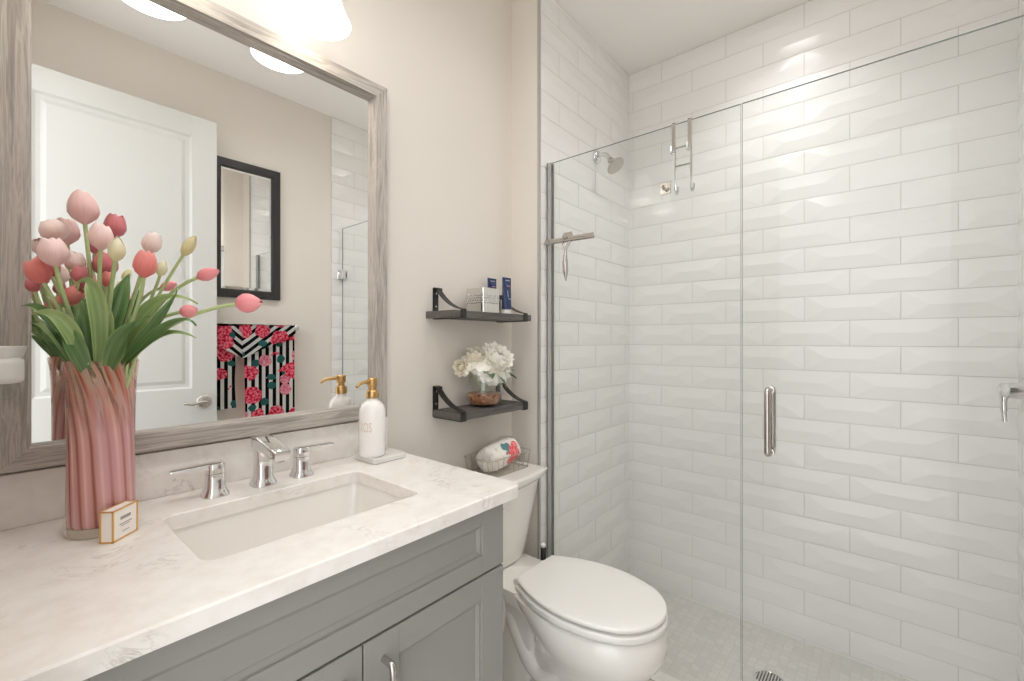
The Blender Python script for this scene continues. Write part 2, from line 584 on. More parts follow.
def rrect(x0, x1, y0, y1, r, n=6):
    pts = []
    for cx, cy, a0 in ((x1 - r, y1 - r, 0), (x0 + r, y1 - r, PI / 2), (x0 + r, y0 + r, PI), (x1 - r, y0 + r, 1.5 * PI)):
        for i in range(n + 1):
            t = a0 + PI / 2 * i / n
            pts.append((cx + r * math.cos(t), cy + r * math.sin(t)))
    return pts

def text_mesh(txt, size, depth=0.0004):
    cu = bpy.data.curves.new('lettering_curve', 'FONT')
    cu.body = txt; cu.size = size; cu.align_x = 'CENTER'; cu.extrude = depth
    cu.resolution_u = 3
    o = bpy.data.objects.new('lettering_curve', cu)
    C.objects.link(o)
    dg = bpy.context.evaluated_depsgraph_get()
    me = bpy.data.meshes.new_from_object(o.evaluated_get(dg))
    bm = bmesh.new(); bm.from_mesh(me)
    bpy.data.objects.remove(o); bpy.data.curves.remove(cu); bpy.data.meshes.remove(me)
    return bm

def lettering(txt, size, origin, right, up, depth=0.0004):
    """text standing at origin, running along right"""
    bm = text_mesh(txt, size, depth)
    R = Vector(right).normalized(); U = Vector(up).normalized(); N = R.cross(U)
    O = Vector(origin)
    for v in bm.verts:
        c = v.co.copy()
        v.co = O + R * c.x + U * c.y + N * c.z
    return bm

def clip_poly(poly, axis, val, keep_less):
    out = []
    for i in range(len(poly)):
        a, b = poly[i], poly[(i + 1) % len(poly)]
        ina = (a[axis] <= val) if keep_less else (a[axis] >= val)
        inb = (b[axis] <= val) if keep_less else (b[axis] >= val)
        if ina: out.append(a)
        if ina != inb:
            t = (val - a[axis]) / (b[axis] - a[axis])
            out.append(tuple(a[k] + (b[k] - a[k]) * t for k in range(3)))
    return out

PITCH, TL, Z0 = 0.1015, 0.3024, 1.228
def tile_wall(name, to3, u0, u1, phase, z0=0.0, z1=CEIL):
    """bevelled running-bond wall tile: each tile a long hipped block.
    to3(u, z, h) -> point, h is height out of the wall"""
    bm = bmesh.new()
    g, e, hh = 0.0012, 0.0018, 0.0052
    k0 = math.floor((z0 - Z0) / PITCH) - 1
    k1 = math.ceil((z1 - Z0) / PITCH) + 1
    for k in range(k0, k1):
        zb, zt = Z0 + k * PITCH, Z0 + (k + 1) * PITCH
        off = phase + (TL / 2 if k % 2 else 0)
        i0 = math.floor((u0 - off) / TL) - 1
        i1 = math.ceil((u1 - off) / TL) + 1
        for i in range(i0, i1):
            ua, ub = off + i * TL, off + (i + 1) * TL
            a, b, c, d = ua + g, ub - g, zb + g, zt - g
            r1, r2, zm = ua + 0.27 * TL, ub - 0.27 * TL, (zb + zt) / 2
            P = [[(a, c, 0), (b, c, 0), (b, c, e), (a, c, e)], [(b, d, 0), (a, d, 0), (a, d, e), (b, d, e)],
                 [(a, d, 0), (a, c, 0), (a, c, e), (a, d, e)], [(b, c, 0), (b, d, 0), (b, d, e), (b, c, e)],
                 [(a, c, e), (b, c, e), (r2, zm, hh), (r1, zm, hh)], [(b, d, e), (a, d, e), (r1, zm, hh), (r2, zm, hh)],
                 [(a, d, e), (a, c, e), (r1, zm, hh)], [(b, c, e), (b, d, e), (r2, zm, hh)]]
            for p in P:
                for ax, val, less in ((0, u0, False), (0, u1, True), (1, z0, False), (1, z1, True)):
                    if len(p) < 3: break
                    p = clip_poly(p, ax, val, less)
                if len(p) < 3: continue
                try: f = bm.faces.new([bm.verts.new(to3(*q)) for q in p]); f.material_index = 0
                except ValueError: pass
    bmesh.ops.remove_doubles(bm, verts=bm.verts, dist=0.00005)
    # backing slab carries the grout
    c = [to3(u, z, h) for u in (u0, u1) for z in (z0, z1) for h in (-0.09, 0.0006)]
    lo = [min(p[i] for p in c) for i in range(3)]; hi = [max(p[i] for p in c) for i in range(3)]
    bx(bm, lo, hi, 0, mi=1)
    return struct(name, bm, [M['tile'], M['grout']], smooth=0)

# ------------------------------------------------------------ room shell
struct('floor', box((ENTRY - 0.6, OPP - 0.1, -0.1), (1.40, WALL + 0.1, 0.0)), M['floortile'])
struct('floor_shower', box((1.40, OPP - 0.1, -0.1), (BACK + 0.1, WALL + 0.1, 0.0)), M['mosaic'])
struct('ceiling', box((ENTRY - 0.13, OPP - 0.1, CEIL), (BACK + 0.1, WALL + 0.1, CEIL + 0.1)), M['ceiling'])
struct('wall_left', box((ENTRY - 0.13, WALL, 0), (JOG, WALL + 0.1, CEIL)), M['wall'])
struct('wall_left_return', box((JOG, TILE + 0.002, 0), (JOG + 0.01, WALL + 0.1, CEIL)), M['wall'])
struct('wall_right', box((ENTRY - 0.13, OPP - 0.1, 0), (JOG, OPP, CEIL)), M['wall'])
tile_wall('wall_back', lambda u, z, h: (BACK - h, u, z), OPP - 0.004, TILE + 0.004, 0.4236)
tile_wall('wall_shower_left', lambda u, z, h: (u, TILE - h, z), JOG + 0.010, BACK, 1.692)
tile_wall('wall_shower_right', lambda u, z, h: (u, OPP + h, z), JOG, BACK, 1.55)
# entry wall with the open doorway behind the camera
DO, DTOP = 0.52, 2.35
bm = bmesh.new()
bx(bm, (ENTRY - 0.13, DO, 0), (ENTRY, WALL, CEIL))
bx(bm, (ENTRY - 0.13, OPP, DTOP), (ENTRY, DO, CEIL))
bx(bm, (ENTRY - 0.13, OPP, 0), (ENTRY, -0.262, DTOP))
struct('wall_front', bm, M['wall'])
bm = bmesh.new()
bx(bm, (ENTRY - 0.128, DO - 0.018, 0), (ENTRY - 0.002, DO, DTOP - 0.001))
bx(bm, (ENTRY - 0.128, -0.262, 0), (ENTRY - 0.02, -0.244, DTOP - 0.001))
bx(bm, (ENTRY - 0.128, -0.244, DTOP - 0.019), (ENTRY - 0.002, DO - 0.018, DTOP - 0.001))
struct('trim_1', bm, M['trim'])
# slim metal edge where the shower tile begins
struct('trim_2', box((JOG + 0.0002, TILE - 0.008, 0), (JOG + 0.0102, TILE + 0.0019, CEIL)), M['satin'])
struct('baseboard_left', box((0.80, WALL - 0.014, 0), (JOG, WALL, 0.13), 0.003), M['trim'])
struct('baseboard_right', box((0.0, OPP, 0), (JOG - 0.03, OPP + 0.014, 0.13), 0.003), M['trim'])
# tiled kerb under the glass
bm = bmesh.new()
bx(bm, (1.395, OPP + 0.006, 0), (1.525, TILE - 0.007, 0.078), 0.002, mi=0)
bx(bm, (1.390, OPP + 0.006, 0.078), (1.530, TILE - 0.007, 0.092), 0.002, mi=1)
struct('trim_3', bm, [M['tile'], M['quartz']])

# ------------------------------------------------------------ entry door, swung open against the far wall
d = bpy.data.objects.new('door_1', None); d.location = (0, -0.2325, 0.01); d['kind'] = 'structure'
put(d, d.location)
bm = bmesh.new()
DW, DT, DF = 0.744, 2.334, -0.215
bx(bm, (0.004, -0.248, 0.01), (DW, DF - 0.010, DT), 0.0)
pans = [(0.115, 0.640, 1.02, 2.235), (0.115, 0.640, 0.26, 0.85)]
# stiles and rails standing proud of the panel field
bx(bm, (0.004, DF - 0.010, 0.01), (pans[0][0], DF, DT), 0.001, 1)
bx(bm, (pans[0][1], DF - 0.010, 0.01), (DW, DF, DT), 0.001, 1)
bx(bm, (pans[0][0], DF - 0.010, 0.01), (pans[0][1], DF, 0.26), 0.0)
bx(bm, (pans[0][0], DF - 0.010, 0.85), (pans[0][1], DF, 1.02), 0.0)
bx(bm, (pans[0][0], DF - 0.010, 2.235), (pans[0][1], DF, DT), 0.0)
for x0, x1, z0, z1 in pans:
    a = [(x0 + i, DF - 0.010 + h, z0 + i, x1 - i, z1 - i) for i, h in ((0.0, 0.008), (0.009, 0.002), (0.024, 0.0005), (0.040, 0.0065), (0.055, 0.0065))]
    rings = []
    for xa, y, za, xb, zb in a:
        rings.append([bm.verts.new(q) for q in ((xa, y, za), (xb, y, za), (xb, y, zb), (xa, y, zb))])
    for p, q in zip(rings, rings[1:]): loft(bm, [p, q], cap=False)
    bm.faces.new(rings[-1])
obj('door_panel', bm, M['trim'], d, 20)
bm = bmesh.new()
hx, hz = 0.688, 0.951
lathe(bm, [(0.0325, 0), (0.0325, 0.006), (0.027, 0.011), (0.013, 0.013), (0.011, 0.04), (0.012, 0.05)], (hx, DF + 0.0005, hz), (0, 1, 0), 28)
tube(bm, spline([(hx, DF + 0.045, hz), (hx - 0.025, DF + 0.048, hz + 0.002), (hx - 0.055, DF + 0.046, hz - 0.004), (hx - 0.088, DF + 0.040, hz + 0.002)], 5),
     [0.010] * 4 + [0.009] * 4 + [0.0075] * 4 + [0.007] * 4, 12)
obj('door_lever', bm, M['nickel'], d, 40)

# ------------------------------------------------------------ vanity
CX0, CX1, CF = 0.006, 0.762, 0.672
t = thing('vanity_cabinet', 'grey painted vanity cabinet with shaker doors under the white countertop', 'cabinet', (0.38, 0.92, 0))
bm = bmesh.new()
bx(bm, (CX0, CF + 0.021, 0.09), (CX0 + 0.018, WALL - 0.002, 0.892))
bx(bm, (CX1 - 0.018, CF + 0.021, 0.0), (CX1, WALL - 0.002, 0.892), 0.001, 1)
bx(bm, (CX0, CF + 0.08, 0.0), (CX1 - 0.018, CF + 0.095, 0.09))
bx(bm, (CX0 + 0.018, CF + 0.021, 0.09), (CX1 - 0.018, WALL - 0.002, 0.108))
bx(bm, (CX0 + 0.018, CF + 0.021, 0.72), (CX1 - 0.018, CF + 0.04, 0.892))
bx(bm, (CX0 + 0.018, CF + 0.0225, 0.108), (CX1 - 0.018, CF + 0.03, 0.72))
obj('body', bm, M['cab'], t)
def shaker(name, x0, x1, z0, z1, st, rl, step=False, parent=None):
    """framed front panel facing -Y"""
    bm = bmesh.new()
    y0, y1 = CF, CF + 0.019
    bx(bm, (x0, y0, z0), (x0 + st, y1, z1), 0.0012, 1)
    bx(bm, (x1 - st, y0, z0), (x1, y1, z1), 0.0012, 1)
    bx(bm, (x0 + st - 0.001, y0, z0), (x1 - st + 0.001, y1, z0 + rl), 0.0012, 1)
    bx(bm, (x0 + st - 0.001, y0, z1 - rl), (x1 - st + 0.001, y1, z1), 0.0012, 1)
    ix0, ix1, iz0, iz1 = x0 + st, x1 - st, z0 + rl, z1 - rl
    b = 0.009
    r = []
    for i, y in ((-0.0005, y0 + 0.005), (b * 0.35, y0 + 0.0055), (b, y0 + 0.0095), (b + 0.0005, y0 + 0.0105)):
        r.append([bm.verts.new(q) for q in ((ix0 + i, y, iz0 + i), (ix1 - i, y, iz0 + i), (ix1 - i, y, iz1 - i), (ix0 + i, y, iz1 - i))])
    for p, q in zip(r, r[1:]): loft(bm, [p, q], cap=False)
    bm.faces.new(r[-1])
    return obj(name, bm, M['cab'], parent, 25)
shaker('drawer_front', CX0, CX1, 0.745, 0.889, 0.068, 0.040, parent=t)
def pull(x, z1, z0, parent):
    bm = bmesh.new()
    y = CF - 0.028
    tube(bm, spline([(x, CF + 0.001, z1 - 0.004), (x, y + 0.006, z1 - 0.004), (x, y, z1 - 0.014), (x, y, z1 - 0.04), (x, y, z0 + 0.04), (x, y, z0 + 0.014), (x, y + 0.006, z0 + 0.004), (x, CF + 0.001, z0 + 0.004)], 5), 0.0058, 12)
    return obj('handle', bm, M['nickel'], parent, 40)
XM = 0.408
dr = shaker('door', XM + 0.0015, CX1, 0.095, 0.740, 0.070, 0.052, parent=t)
pull(0.447, 0.701, 0.575, dr)
dl = shaker('door', CX0, XM - 0.0015, 0.095, 0.740, 0.070, 0.052, parent=t)
pull(0.369, 0.701, 0.575, dl)

# countertop with rounded sink cut-out
t = thing('countertop', 'white quartz countertop with grey veins and backsplash on the grey vanity', 'countertop', (0.4, 0.9, CZ - 0.028))
KX0, KX1, KF, KB = ENTRY + 0.001, 0.7946, 0.6445, WALL - 0.001
SX0, SX1, SY0, SY1 = 0.209, 0.605, 0.770, 1.028
def slab_with_hole(outer, inner, z0, z1, edge=0.003):
    """outer and inner outlines with matching vertex counts -> slab"""
    bm = bmesh.new()
    def ring(pts, z, grow=0.0):
        return [bm.verts.new((x, y, z)) for x, y in pts]
    def off(pts, dd):
        n = len(pts); out = []
        for i in range(n):
            a = Vector(pts[i - 1]); b = Vector(pts[i]); c = Vector(pts[(i + 1) % n])
            tdir = (c - a).normalized()
            nrm = Vector((tdir.y, -tdir.x))
            out.append(tuple(b + nrm * dd))
        return out
    o_top = ring(off(outer, -edge), z1); o_t2 = ring(outer, z1 - edge); o_b = ring(outer, z0)
    i_top = ring(off(inner, edge * 0.6), z1); i_t2 = ring(inner, z1 - edge * 0.6); i_b = ring(inner, z0)
    loft(bm, [o_top, o_t2, o_b, i_b, i_t2, i_top, o_top], cap=False)
    return bm
def resample(x0, x1, y0, y1, r, per=8, n=6):
    """rounded rectangle with per points along each side"""
    base = rrect(x0, x1, y0, y1, r, n)
    out = []
    m = n + 1
    for c in range(4):
        seg = base[c * m:(c + 1) * m]
        out += seg
        a = Vector(seg[-1]); b = Vector(base[((c + 1) * m) % len(base)])
        for i in range(1, per): out.append(tuple(a.lerp(b, i / per)))
    return out
outer = resample(KX0, KX1, KF, KB, 0.018)
inner = resample(SX0, SX1, SY0, SY1, 0.022)
bm = slab_with_hole(outer, inner, CZ - 0.028, CZ)
obj('slab', bm, M['quartz'], t, 30)
obj('backsplash', box((KX0, WALL - 0.020, CZ + 0.0003), (KX1 - 0.004, WALL - 0.001, CZ + 0.095), 0.0015), M['quartz'], t, 30)

# sink
t = thing('sink_basin', 'white rectangular undermount sink set into the white countertop', 'sink', (0.407, 0.9, 0.76))
bm = bmesh.new()
rings = []
prof = [(0.018, CZ - 0.0285, 0.03), (0.018, CZ - 0.034, 0.03), (0.003, CZ - 0.0345, 0.024), (0.000, CZ - 0.05, 0.024), (-0.006, CZ - 0.09, 0.03), (-0.014, CZ - 0.125, 0.04),
        (-0.028, CZ - 0.143, 0.045), (-0.05, CZ - 0.15, 0.05), (-0.10, CZ - 0.154, 0.02)]
prof = [(0.022, CZ - 0.029, 0.03)] + [(0.004, CZ - 0.029, 0.024)] + prof[3:]
for g, z, r in prof:
    rings.append([bm.verts.new((x, y, z)) for x, y in resample(SX0 - g, SX1 + g, SY0 - g, SY1 + g, r, 6, 5)])
loft(bm, rings, cap=False)
bm.faces.new(rings[-1])
for f in bm.faces: f.normal_update()
o = obj('bowl', bm, M['porcelain'], t, 40)
md = o.modifiers.new('Solidify', 'SOLIDIFY'); md.thickness = 0.008; md.offset = -1.0
bm = bmesh.new()
lathe(bm, [(0.0, 0.0002), (0.014, 0.0002), (0.016, 0.003), (0.023, 0.003), (0.025, 0.001), (0.025, 0.0)][::-1], (0.407, 0.9, CZ - 0.1538), seg=28)
obj('drain_ring', bm, M['chrome'], t, 40)

# faucet: spout and two levers
t = thing('faucet', 'polished chrome widespread faucet with two lever handles behind the sink', 'faucet', (0.41, 1.092, CZ))
FY = 1.092
def squircle(cx, cy, hx, hy, z, n=28, p=3.2):
    out = []
    for i in range(n):
        a = 2 * PI * i / n
        c, s_ = math.cos(a), math.sin(a)
        r = (abs(c) ** p + abs(s_) ** p) ** (-1 / p)
        out.append((cx + hx * r * c, cy + hy * r * s_, z))
    return out
def column(bm, cx, cy, spec):
    loft(bm, [[bm.verts.new(q) for q in squircle(cx, cy, hx, hy, z)] for hx, hy, z in spec])
bm = bmesh.new()
sx = 0.409
column(bm, sx, FY, [(0.026, 0.026, CZ), (0.026, 0.026, CZ + 0.004), (0.0225, 0.0225, CZ + 0.012), (0.0190, 0.0195, CZ + 0.019),
                    (0.0182, 0.019, CZ + 0.06), (0.0182, 0.019, CZ + 0.085), (0.0182, 0.019, CZ + 0.092)])
# spout arm reaching over the basin, flat topped and slightly drooping
rings = []
for i, (y, zt, h, hw) in enumerate([(FY + 0.0195, CZ + 0.109, 0.025, 0.0175), (FY + 0.016, CZ + 0.1115, 0.029, 0.0185), (FY - 0.010, CZ + 0.1105, 0.029, 0.0188), (FY - 0.045, CZ + 0.105, 0.0255, 0.019),
                             (FY - 0.082, CZ + 0.097, 0.0235, 0.019), (FY - 0.100, CZ + 0.0925, 0.0225, 0.0185), (FY - 0.104, CZ + 0.090, 0.018, 0.0165)]):
    ring = []
    for x, z in rrect(-hw, hw, zt - h, zt, min(0.004, h * 0.3), 3): ring.append(bm.verts.new((sx + x, y, z)))
    rings.append(ring)
loft(bm, rings)
sp = obj('spout', bm, M['chrome'], t, 40)
bm = bmesh.new()
lathe(bm, [(0.0115, 0.0), (0.0115, 0.008), (0.009, 0.010), (0.0085, 0.006), (0.0, 0.006)], (sx, FY - 0.088, CZ + 0.0765), (0, 0, -1), 20)
obj('aerator', bm, M['nickel'], sp, 40)
for hxp, dirx in ((0.314, -1), (0.496, 1)):
    bm = bmesh.new()
    column(bm, hxp, FY, [(0.025, 0.025, CZ), (0.025, 0.025, CZ + 0.004), (0.0215, 0.0215, CZ + 0.011), (0.0180, 0.0180, CZ + 0.018), (0.0172, 0.0172, CZ + 0.046), (0.0172, 0.0172, CZ + 0.0475)])
    hd = obj('handle', bm, M['chrome'], t, 40)
    bm = bmesh.new()
    column(bm, hxp, FY, [(0.0172, 0.0172, CZ + 0.0485), (0.0175, 0.0175, CZ + 0.056), (0.0175, 0.0175, CZ + 0.0665), (0.016, 0.016, CZ + 0.0685)])
    rings = []
    for dx, zt, h, hw in [(-0.010, 0.0688, 0.012, 0.0125), (0.014, 0.0690, 0.0115, 0.0125), (0.030, 0.0686, 0.0085, 0.0115), (0.056, 0.0680, 0.0072, 0.0105), (0.075, 0.0674, 0.0064, 0.010), (0.0785, 0.0668, 0.005, 0.009)]:
        ring = []
        for y, z in rrect(-hw, hw, CZ + zt - h, CZ + zt, min(0.0018, h * 0.3), 2): ring.append(bm.verts.new((hxp + dirx * dx, FY + y, z)))
        rings.append(ring)
    loft(bm, rings)
    obj('lever', bm, M['chrome'], hd, 40)

# ------------------------------------------------------------ framed vanity mirror
MX0, MX1, MZ0, MZ1, MF, MG, FWD = 0.0102, 0.7787, 1.0228, 2.0058, 1.148, 1.172, 0.0419
t = thing('vanity_mirror', 'large rectangular mirror in a weathered grey wood frame above the sink', 'mirror', (0.386, WALL - 0.002, MZ0))
def mitre(pts_out, pts_in, name, mat):
    """one mitred side: outer edge a-b, inner edge a-b (x, z)"""
    bm = bmesh.new()
    (a, b), (c, e) = pts_out, pts_in
    prof = []
    for y0, k in ((WALL - 0.003, 0.0), (MF + 0.004, 0.0), (MF, 0.06), (MF, 0.90), (MF + 0.003, 0.93), (MF + 0.010, 0.94), (MF + 0.012, 0.99), (MF + 0.014, 1.0), (MG + 0.004, 1.0)):
        prof.append((y0, k))
    A, B = [], []
    for y, k in prof:
        A.append(bm.verts.new((a[0] + (c[0] - a[0]) * k, y, a[1] + (c[1] - a[1]) * k)))
        B.append(bm.verts.new((b[0] + (e[0] - b[0]) * k, y, b[1] + (e[1] - b[1]) * k)))
    loft(bm, [A, B], cap=True)
    return obj(name, bm, mat, t, 30)
o_ = [(MX0, MZ0), (MX1, MZ0), (MX1, MZ1), (MX0, MZ1)]
i_ = [(MX0 + FWD, MZ0 + FWD), (MX1 - FWD, MZ0 + FWD), (MX1 - FWD, MZ1 - FWD), (MX0 + FWD, MZ1 - FWD)]
for k, m in ((0, 'wood_x'), (1, 'wood_z'), (2, 'wood_x'), (3, 'wood_z')):
    mitre((o_[k], o_[(k + 1) % 4]), (i_[k], i_[(k + 1) % 4]), 'frame_side', M[m])
obj('mirror_glass', box((MX0 + FWD - 0.003, MG, MZ0 + FWD - 0.003), (MX1 - FWD + 0.003, MG + 0.004, MZ1 - FWD + 0.003)), M['mirror'], t, 0)

# ------------------------------------------------------------ vanity light with two bell shades
t = thing('vanity_light', 'glowing frosted bell shade wall light above the framed mirror', 'light fixture', (0.385, WALL - 0.001, 2.2))
bm = bmesh.new()
bx(bm, (0.30, WALL - 0.026, 2.185), (0.504, WALL - 0.001, 2.295), 0.006, 3)
obj('backplate', bm, M['nickel'], t)
LY = 1.062
for lx in (0.243, 0.526):
    bm = bmesh.new()
    tube(bm, spline([(0.385 + (lx - 0.385) * 0.5, WALL - 0.024, 2.24), (lx + (0.385 - lx) * 0.15, LY + 0.05, 2.265), (lx, LY, 2.255), (lx, LY, 2.215)], 6), 0.008, 12)
    lathe(bm, [(0.030, 0), (0.030, 0.025), (0.016, 0.04)], (lx, LY, 2.18), seg=24)
    obj('arm', bm, M['nickel'], t, 40)
    bm = bmesh.new()
    prof = [(0.028, 0.150), (0.034, 0.135), (0.041, 0.110), (0.046, 0.085), (0.051, 0.055), (0.058, 0.030), (0.067, 0.010), (0.073, 0.0), (0.0715, -0.001), (0.065, 0.009), (0.056, 0.029), (0.049, 0.055), (0.044, 0.085), (0.039, 0.11), (0.032, 0.134), (0.026, 0.149)]
    lathe(bm, prof, (lx, LY, 2.030), seg=40, cap=False)
    sh = obj('lamp_shade', bm, M['shade'], t, 40)
    bm = bmesh.new()
    lathe(bm, [(0.0, 0.045), (0.012, 0.047), (0.022, 0.057), (0.026, 0.075), (0.020, 0.10), (0.013, 0.12), (0.013, 0.15)], (lx, LY, 2.030), seg=20)
    obj('bulb', bm, M['bulb'], t, 40)
    L = bpy.data.lights.new('vanity_bulb_light', 'POINT')
    L.energy = VANITY_W; L.color = (1.0, 0.965, 0.92); L.shadow_soft_size = 0.03
    lo = bpy.data.objects.new('vanity_bulb_light', L); lo.location = (lx, LY, 2.042)
    C.objects.link(lo)

# recessed ceiling lights; the two in the room are added unseen as fill
def downlight(x, y, watts, label, spread=115, size=0.075):
    t = thing('recessed_or_fill_light', label, 'ceiling light', (x, y, CEIL))
    bm = bmesh.new()
    lathe(bm, [(size, 0.0), (size + 0.018, 0.0), (size + 0.016, 0.006), (size, 0.008)], (x, y, CEIL - 0.0085), seg=36, cap=False)
    bm2 = bm
    obj('trim_ring', bm2, M['trim'], t, 40)
    bm = bmesh.new()
    lathe(bm, [(size, 0.0), (size, 0.004)], (x, y, CEIL - 0.005), seg=36)
    obj('lens', bm, M['downlight'], t, 40)
    L = bpy.data.lights.new('recessed_or_fill_lamp', 'AREA')
    L.shape = 'DISK'; L.size = size * 2; L.energy = watts; L.color = (1.0, 0.995, 0.995); L.spread = math.radians(spread)
    lo = bpy.data.objects.new('recessed_or_fill_lamp', L); lo.location = (x, y, CEIL - 0.012)
    C.objects.link(lo)
downlight(1.84, 0.33, SHOWER_W, 'round recessed ceiling light over the tiled shower')
downlight(0.24, 0.46, ROOM_FILL_W * 1.15, 'added unseen round fill light in the ceiling near the sink', 150)
downlight(1.02, 0.45, ROOM_FILL_W * 0.8, 'added unseen round fill light in the ceiling near the toilet', 150)

# ------------------------------------------------------------ floating shelves
def shelf(x0, x1, zt, th, brx, label, ztop):
    t = thing('wall_shelf', label, 'shelf', ((x0 + x1) / 2, WALL, zt - th), 'floating shelves above the toilet')
    yf = WALL - 0.138
    obj('board', box((x0, yf, zt - th), (x1, WALL - 0.001, zt), 0.0012, 1), M['shelf'], t)
    for b in brx:
        bm = bmesh.new()
        w2, th2 = 0.0115, 0.003
        # flat iron strap: down the wall, under the board, up the front lip and sweeping back up to the wall
        zb = zt - th - th2 / 2
        path = [(WALL - 0.0016, ztop), (WALL - 0.0016, (ztop + zb) / 2), (WALL - 0.0016, zb)]
        pathb = [(WALL - 0.003, zb), (WALL - 0.07, zb), (yf - 0.0018, zb)]
        pathc = [(yf - 0.0018, zb), (yf - 0.0018, zt + 0.004)]
        y_, z_ = yf - 0.0018, zt + 0.004
        H_ = ztop - z_
        D_ = WALL - 0.012 - y_
        sweep = [Vector((y_, z_)), ]
        for i in range(1, 13):
            s_ = i / 12
            sweep.append(Vector((y_ + D_ * s_, z_ + H_ * (0.30 * s_ + 0.70 * s_ ** 2.4))))
        sweep[-1] = Vector((WALL - 0.022, ztop - 0.002))
        sweep.append(Vector((WALL - 0.010, ztop)))
        sweep.append(Vector((WALL - 0.0016, ztop)))
        for pth in (path, pathb, pathc, [tuple(p) for p in sweep]):
            pv = [Vector(p) for p in pth]
            rings = []
            for i, p in enumerate(pv):
                d_ = (pv[min(i + 1, len(pv) - 1)] - pv[max(i - 1, 0)]).normalized()
                nrm = Vector((-d_.y, d_.x)) * th2 / 2
                rings.append([bm.verts.new(q) for q in ((b - w2, p.x - nrm.x, p.y - nrm.y), (b + w2, p.x - nrm.x, p.y - nrm.y), (b + w2, p.x + nrm.x, p.y + nrm.y), (b - w2, p.x + nrm.x, p.y + nrm.y))])
            loft(bm, rings)
        br = obj('bracket', bm, M['black'], t, 40)
        for zz in (zt + 0.018, ztop - 0.018):
            bm = bmesh.new()
            lathe(bm, [(0.0045, 0), (0.004, 0.002), (0.0, 0.0028)], (b, WALL - 0.003, zz), (0, -1, 0), 14)
            obj('screw', bm, M['nickel'], br, 40)
USZ, LSZ = 1.347, 1.015
shelf(0.950, 1.348, USZ, 0.023, (0.992, 1.312), 'charcoal wood floating shelf holding the mirrored box and navy tubes', 1.428)
shelf(0.978, 1.330, LSZ, 0.023, (0.992, 1.312), 'charcoal wood floating shelf holding the white flowers', 1.094)

# mirrored box with a studded band
t = thing('mirrored_box', 'square mirrored box with a crystal studded band on the upper shelf', 'box', (1.152, 1.117, USZ))
bx0, bx1, by0, by1, bz1 = 1.110, 1.194, 1.072, 1.156, USZ + 0.088
bm = bmesh.new()
bx(bm, (bx0, by0, USZ + 0.0003), (bx1, by1, bz1), 0.0015, 1)
obj('body', bm, M['mirrorbox'], t)
bm = bmesh.new()
rnd = random.Random(3)
for r in range(4):
    zz = USZ + 0.036 + r * 0.0085
    for i in range(9):
        off = 0.0045 if r % 2 else 0
        p = 0.006 + i * 0.009 + off
        if p > 0.08: continue
        for c, ax in (((bx0 + p, by0, zz), (0, -1, 0)), ((bx0, by0 + p, zz), (-1, 0, 0))):
            s = 0.0042 * rnd.uniform(0.8, 1.1)
            lathe(bm, [(s, -0.0005), (s * 0.75, 0.0015), (s * 0.2, 0.0024)], c, ax, 6)
obj('studded_band', bm, M['crystal'], t, 0)
# small white bottle behind it
t = thing('bottle', 'small white capped bottle peeping up behind the mirrored box', 'bottle', (1.2085, 1.166, USZ))
bm = bmesh.new()
lathe(bm, [(0.010, 0.0003), (0.0115, 0.002), (0.0115, 0.07), (0.007, 0.078)], (1.2085, 1.166, USZ), seg=20)
obj('body', bm, M['card'], t, 40)
bm = bmesh.new()
lathe(bm, [(0.0085, 0.078), (0.0085, 0.102), (0.007, 0.104)], (1.2085, 1.166, USZ), seg=20)
obj('cap', bm, pmat('pink_cap', srgb(236, 218, 208), 0.4), t, 40)
# navy tubes standing on their caps
def tube_pack(x, y, h, label, ang=0.0, withtext=True):
    t = thing('cosmetic_tube', label, 'tube', (x, y, USZ), 'navy tubes on the upper shelf')
    bm = bmesh.new()
    lathe(bm, [(0.0185, 0.0003), (0.019, 0.002), (0.0185, 0.017), (0.017, 0.018)], (x, y, USZ), seg=24, scale=(1.0, 0.8))
    obj('cap', bm, M['white'], t, 40)
    bm = bmesh.new()
    rings = []
    for f in range(9):
        s = f / 8
        rx = 0.0195 + 0.0055 * s
        ry = 0.0165 * (1 - s) ** 0.8 + 0.0012
        rings.append([bm.verts.new((x + rx * math.cos(2 * PI * i / 24), y + ry * math.sin(2 * PI * i / 24), USZ + 0.0185 + (h - 0.0185) * s)) for i in range(24)])
    loft(bm, rings)
    b = obj('body', bm, M['navy'], t, 40)
    def strip(z0, z1, x0, x1, mat, name):
        bm = bmesh.new()
        s = ((z0 + z1) / 2 - 0.0185) / (h - 0.0185)
        g = []
        for zz in (z0, z1):
            s = (zz - 0.0185) / (h - 0.0185)
            ry = 0.0165 * (1 - s) ** 0.8 + 0.0012; rx = 0.0195 + 0.0055 * s
            g.append([(x + q, y - ry * math.sqrt(max(0, 1 - (q / rx) ** 2)) - 0.0006, USZ + zz) for q in [x0 + (x1 - x0) * i / 6 for i in range(7)]])
        sheet(bm, g, thick=0.0003)
        obj(name, bm, mat, b, 0)
    strip(h - 0.034, h - 0.030, -0.008, 0.0115, M['pinkprint'], 'pink_line')
    strip(h - 0.013, h - 0.009, -0.012, 0.012, M['silverprint'], 'pale_line')
    strip(0.055, 0.058, -0.006, 0.010, M['silverprint'], 'pale_line')
    strip(0.062, 0.088, -0.0075, -0.004, M['silverprint'], 'pale_line')
tube_pack(1.249, 1.085, 0.136, 'navy blue cosmetic tube with white cap in front at the shelf right')
tube_pack(1.239, 1.150, 0.138, 'navy blue cosmetic tube standing mostly hidden behind the mirrored box')

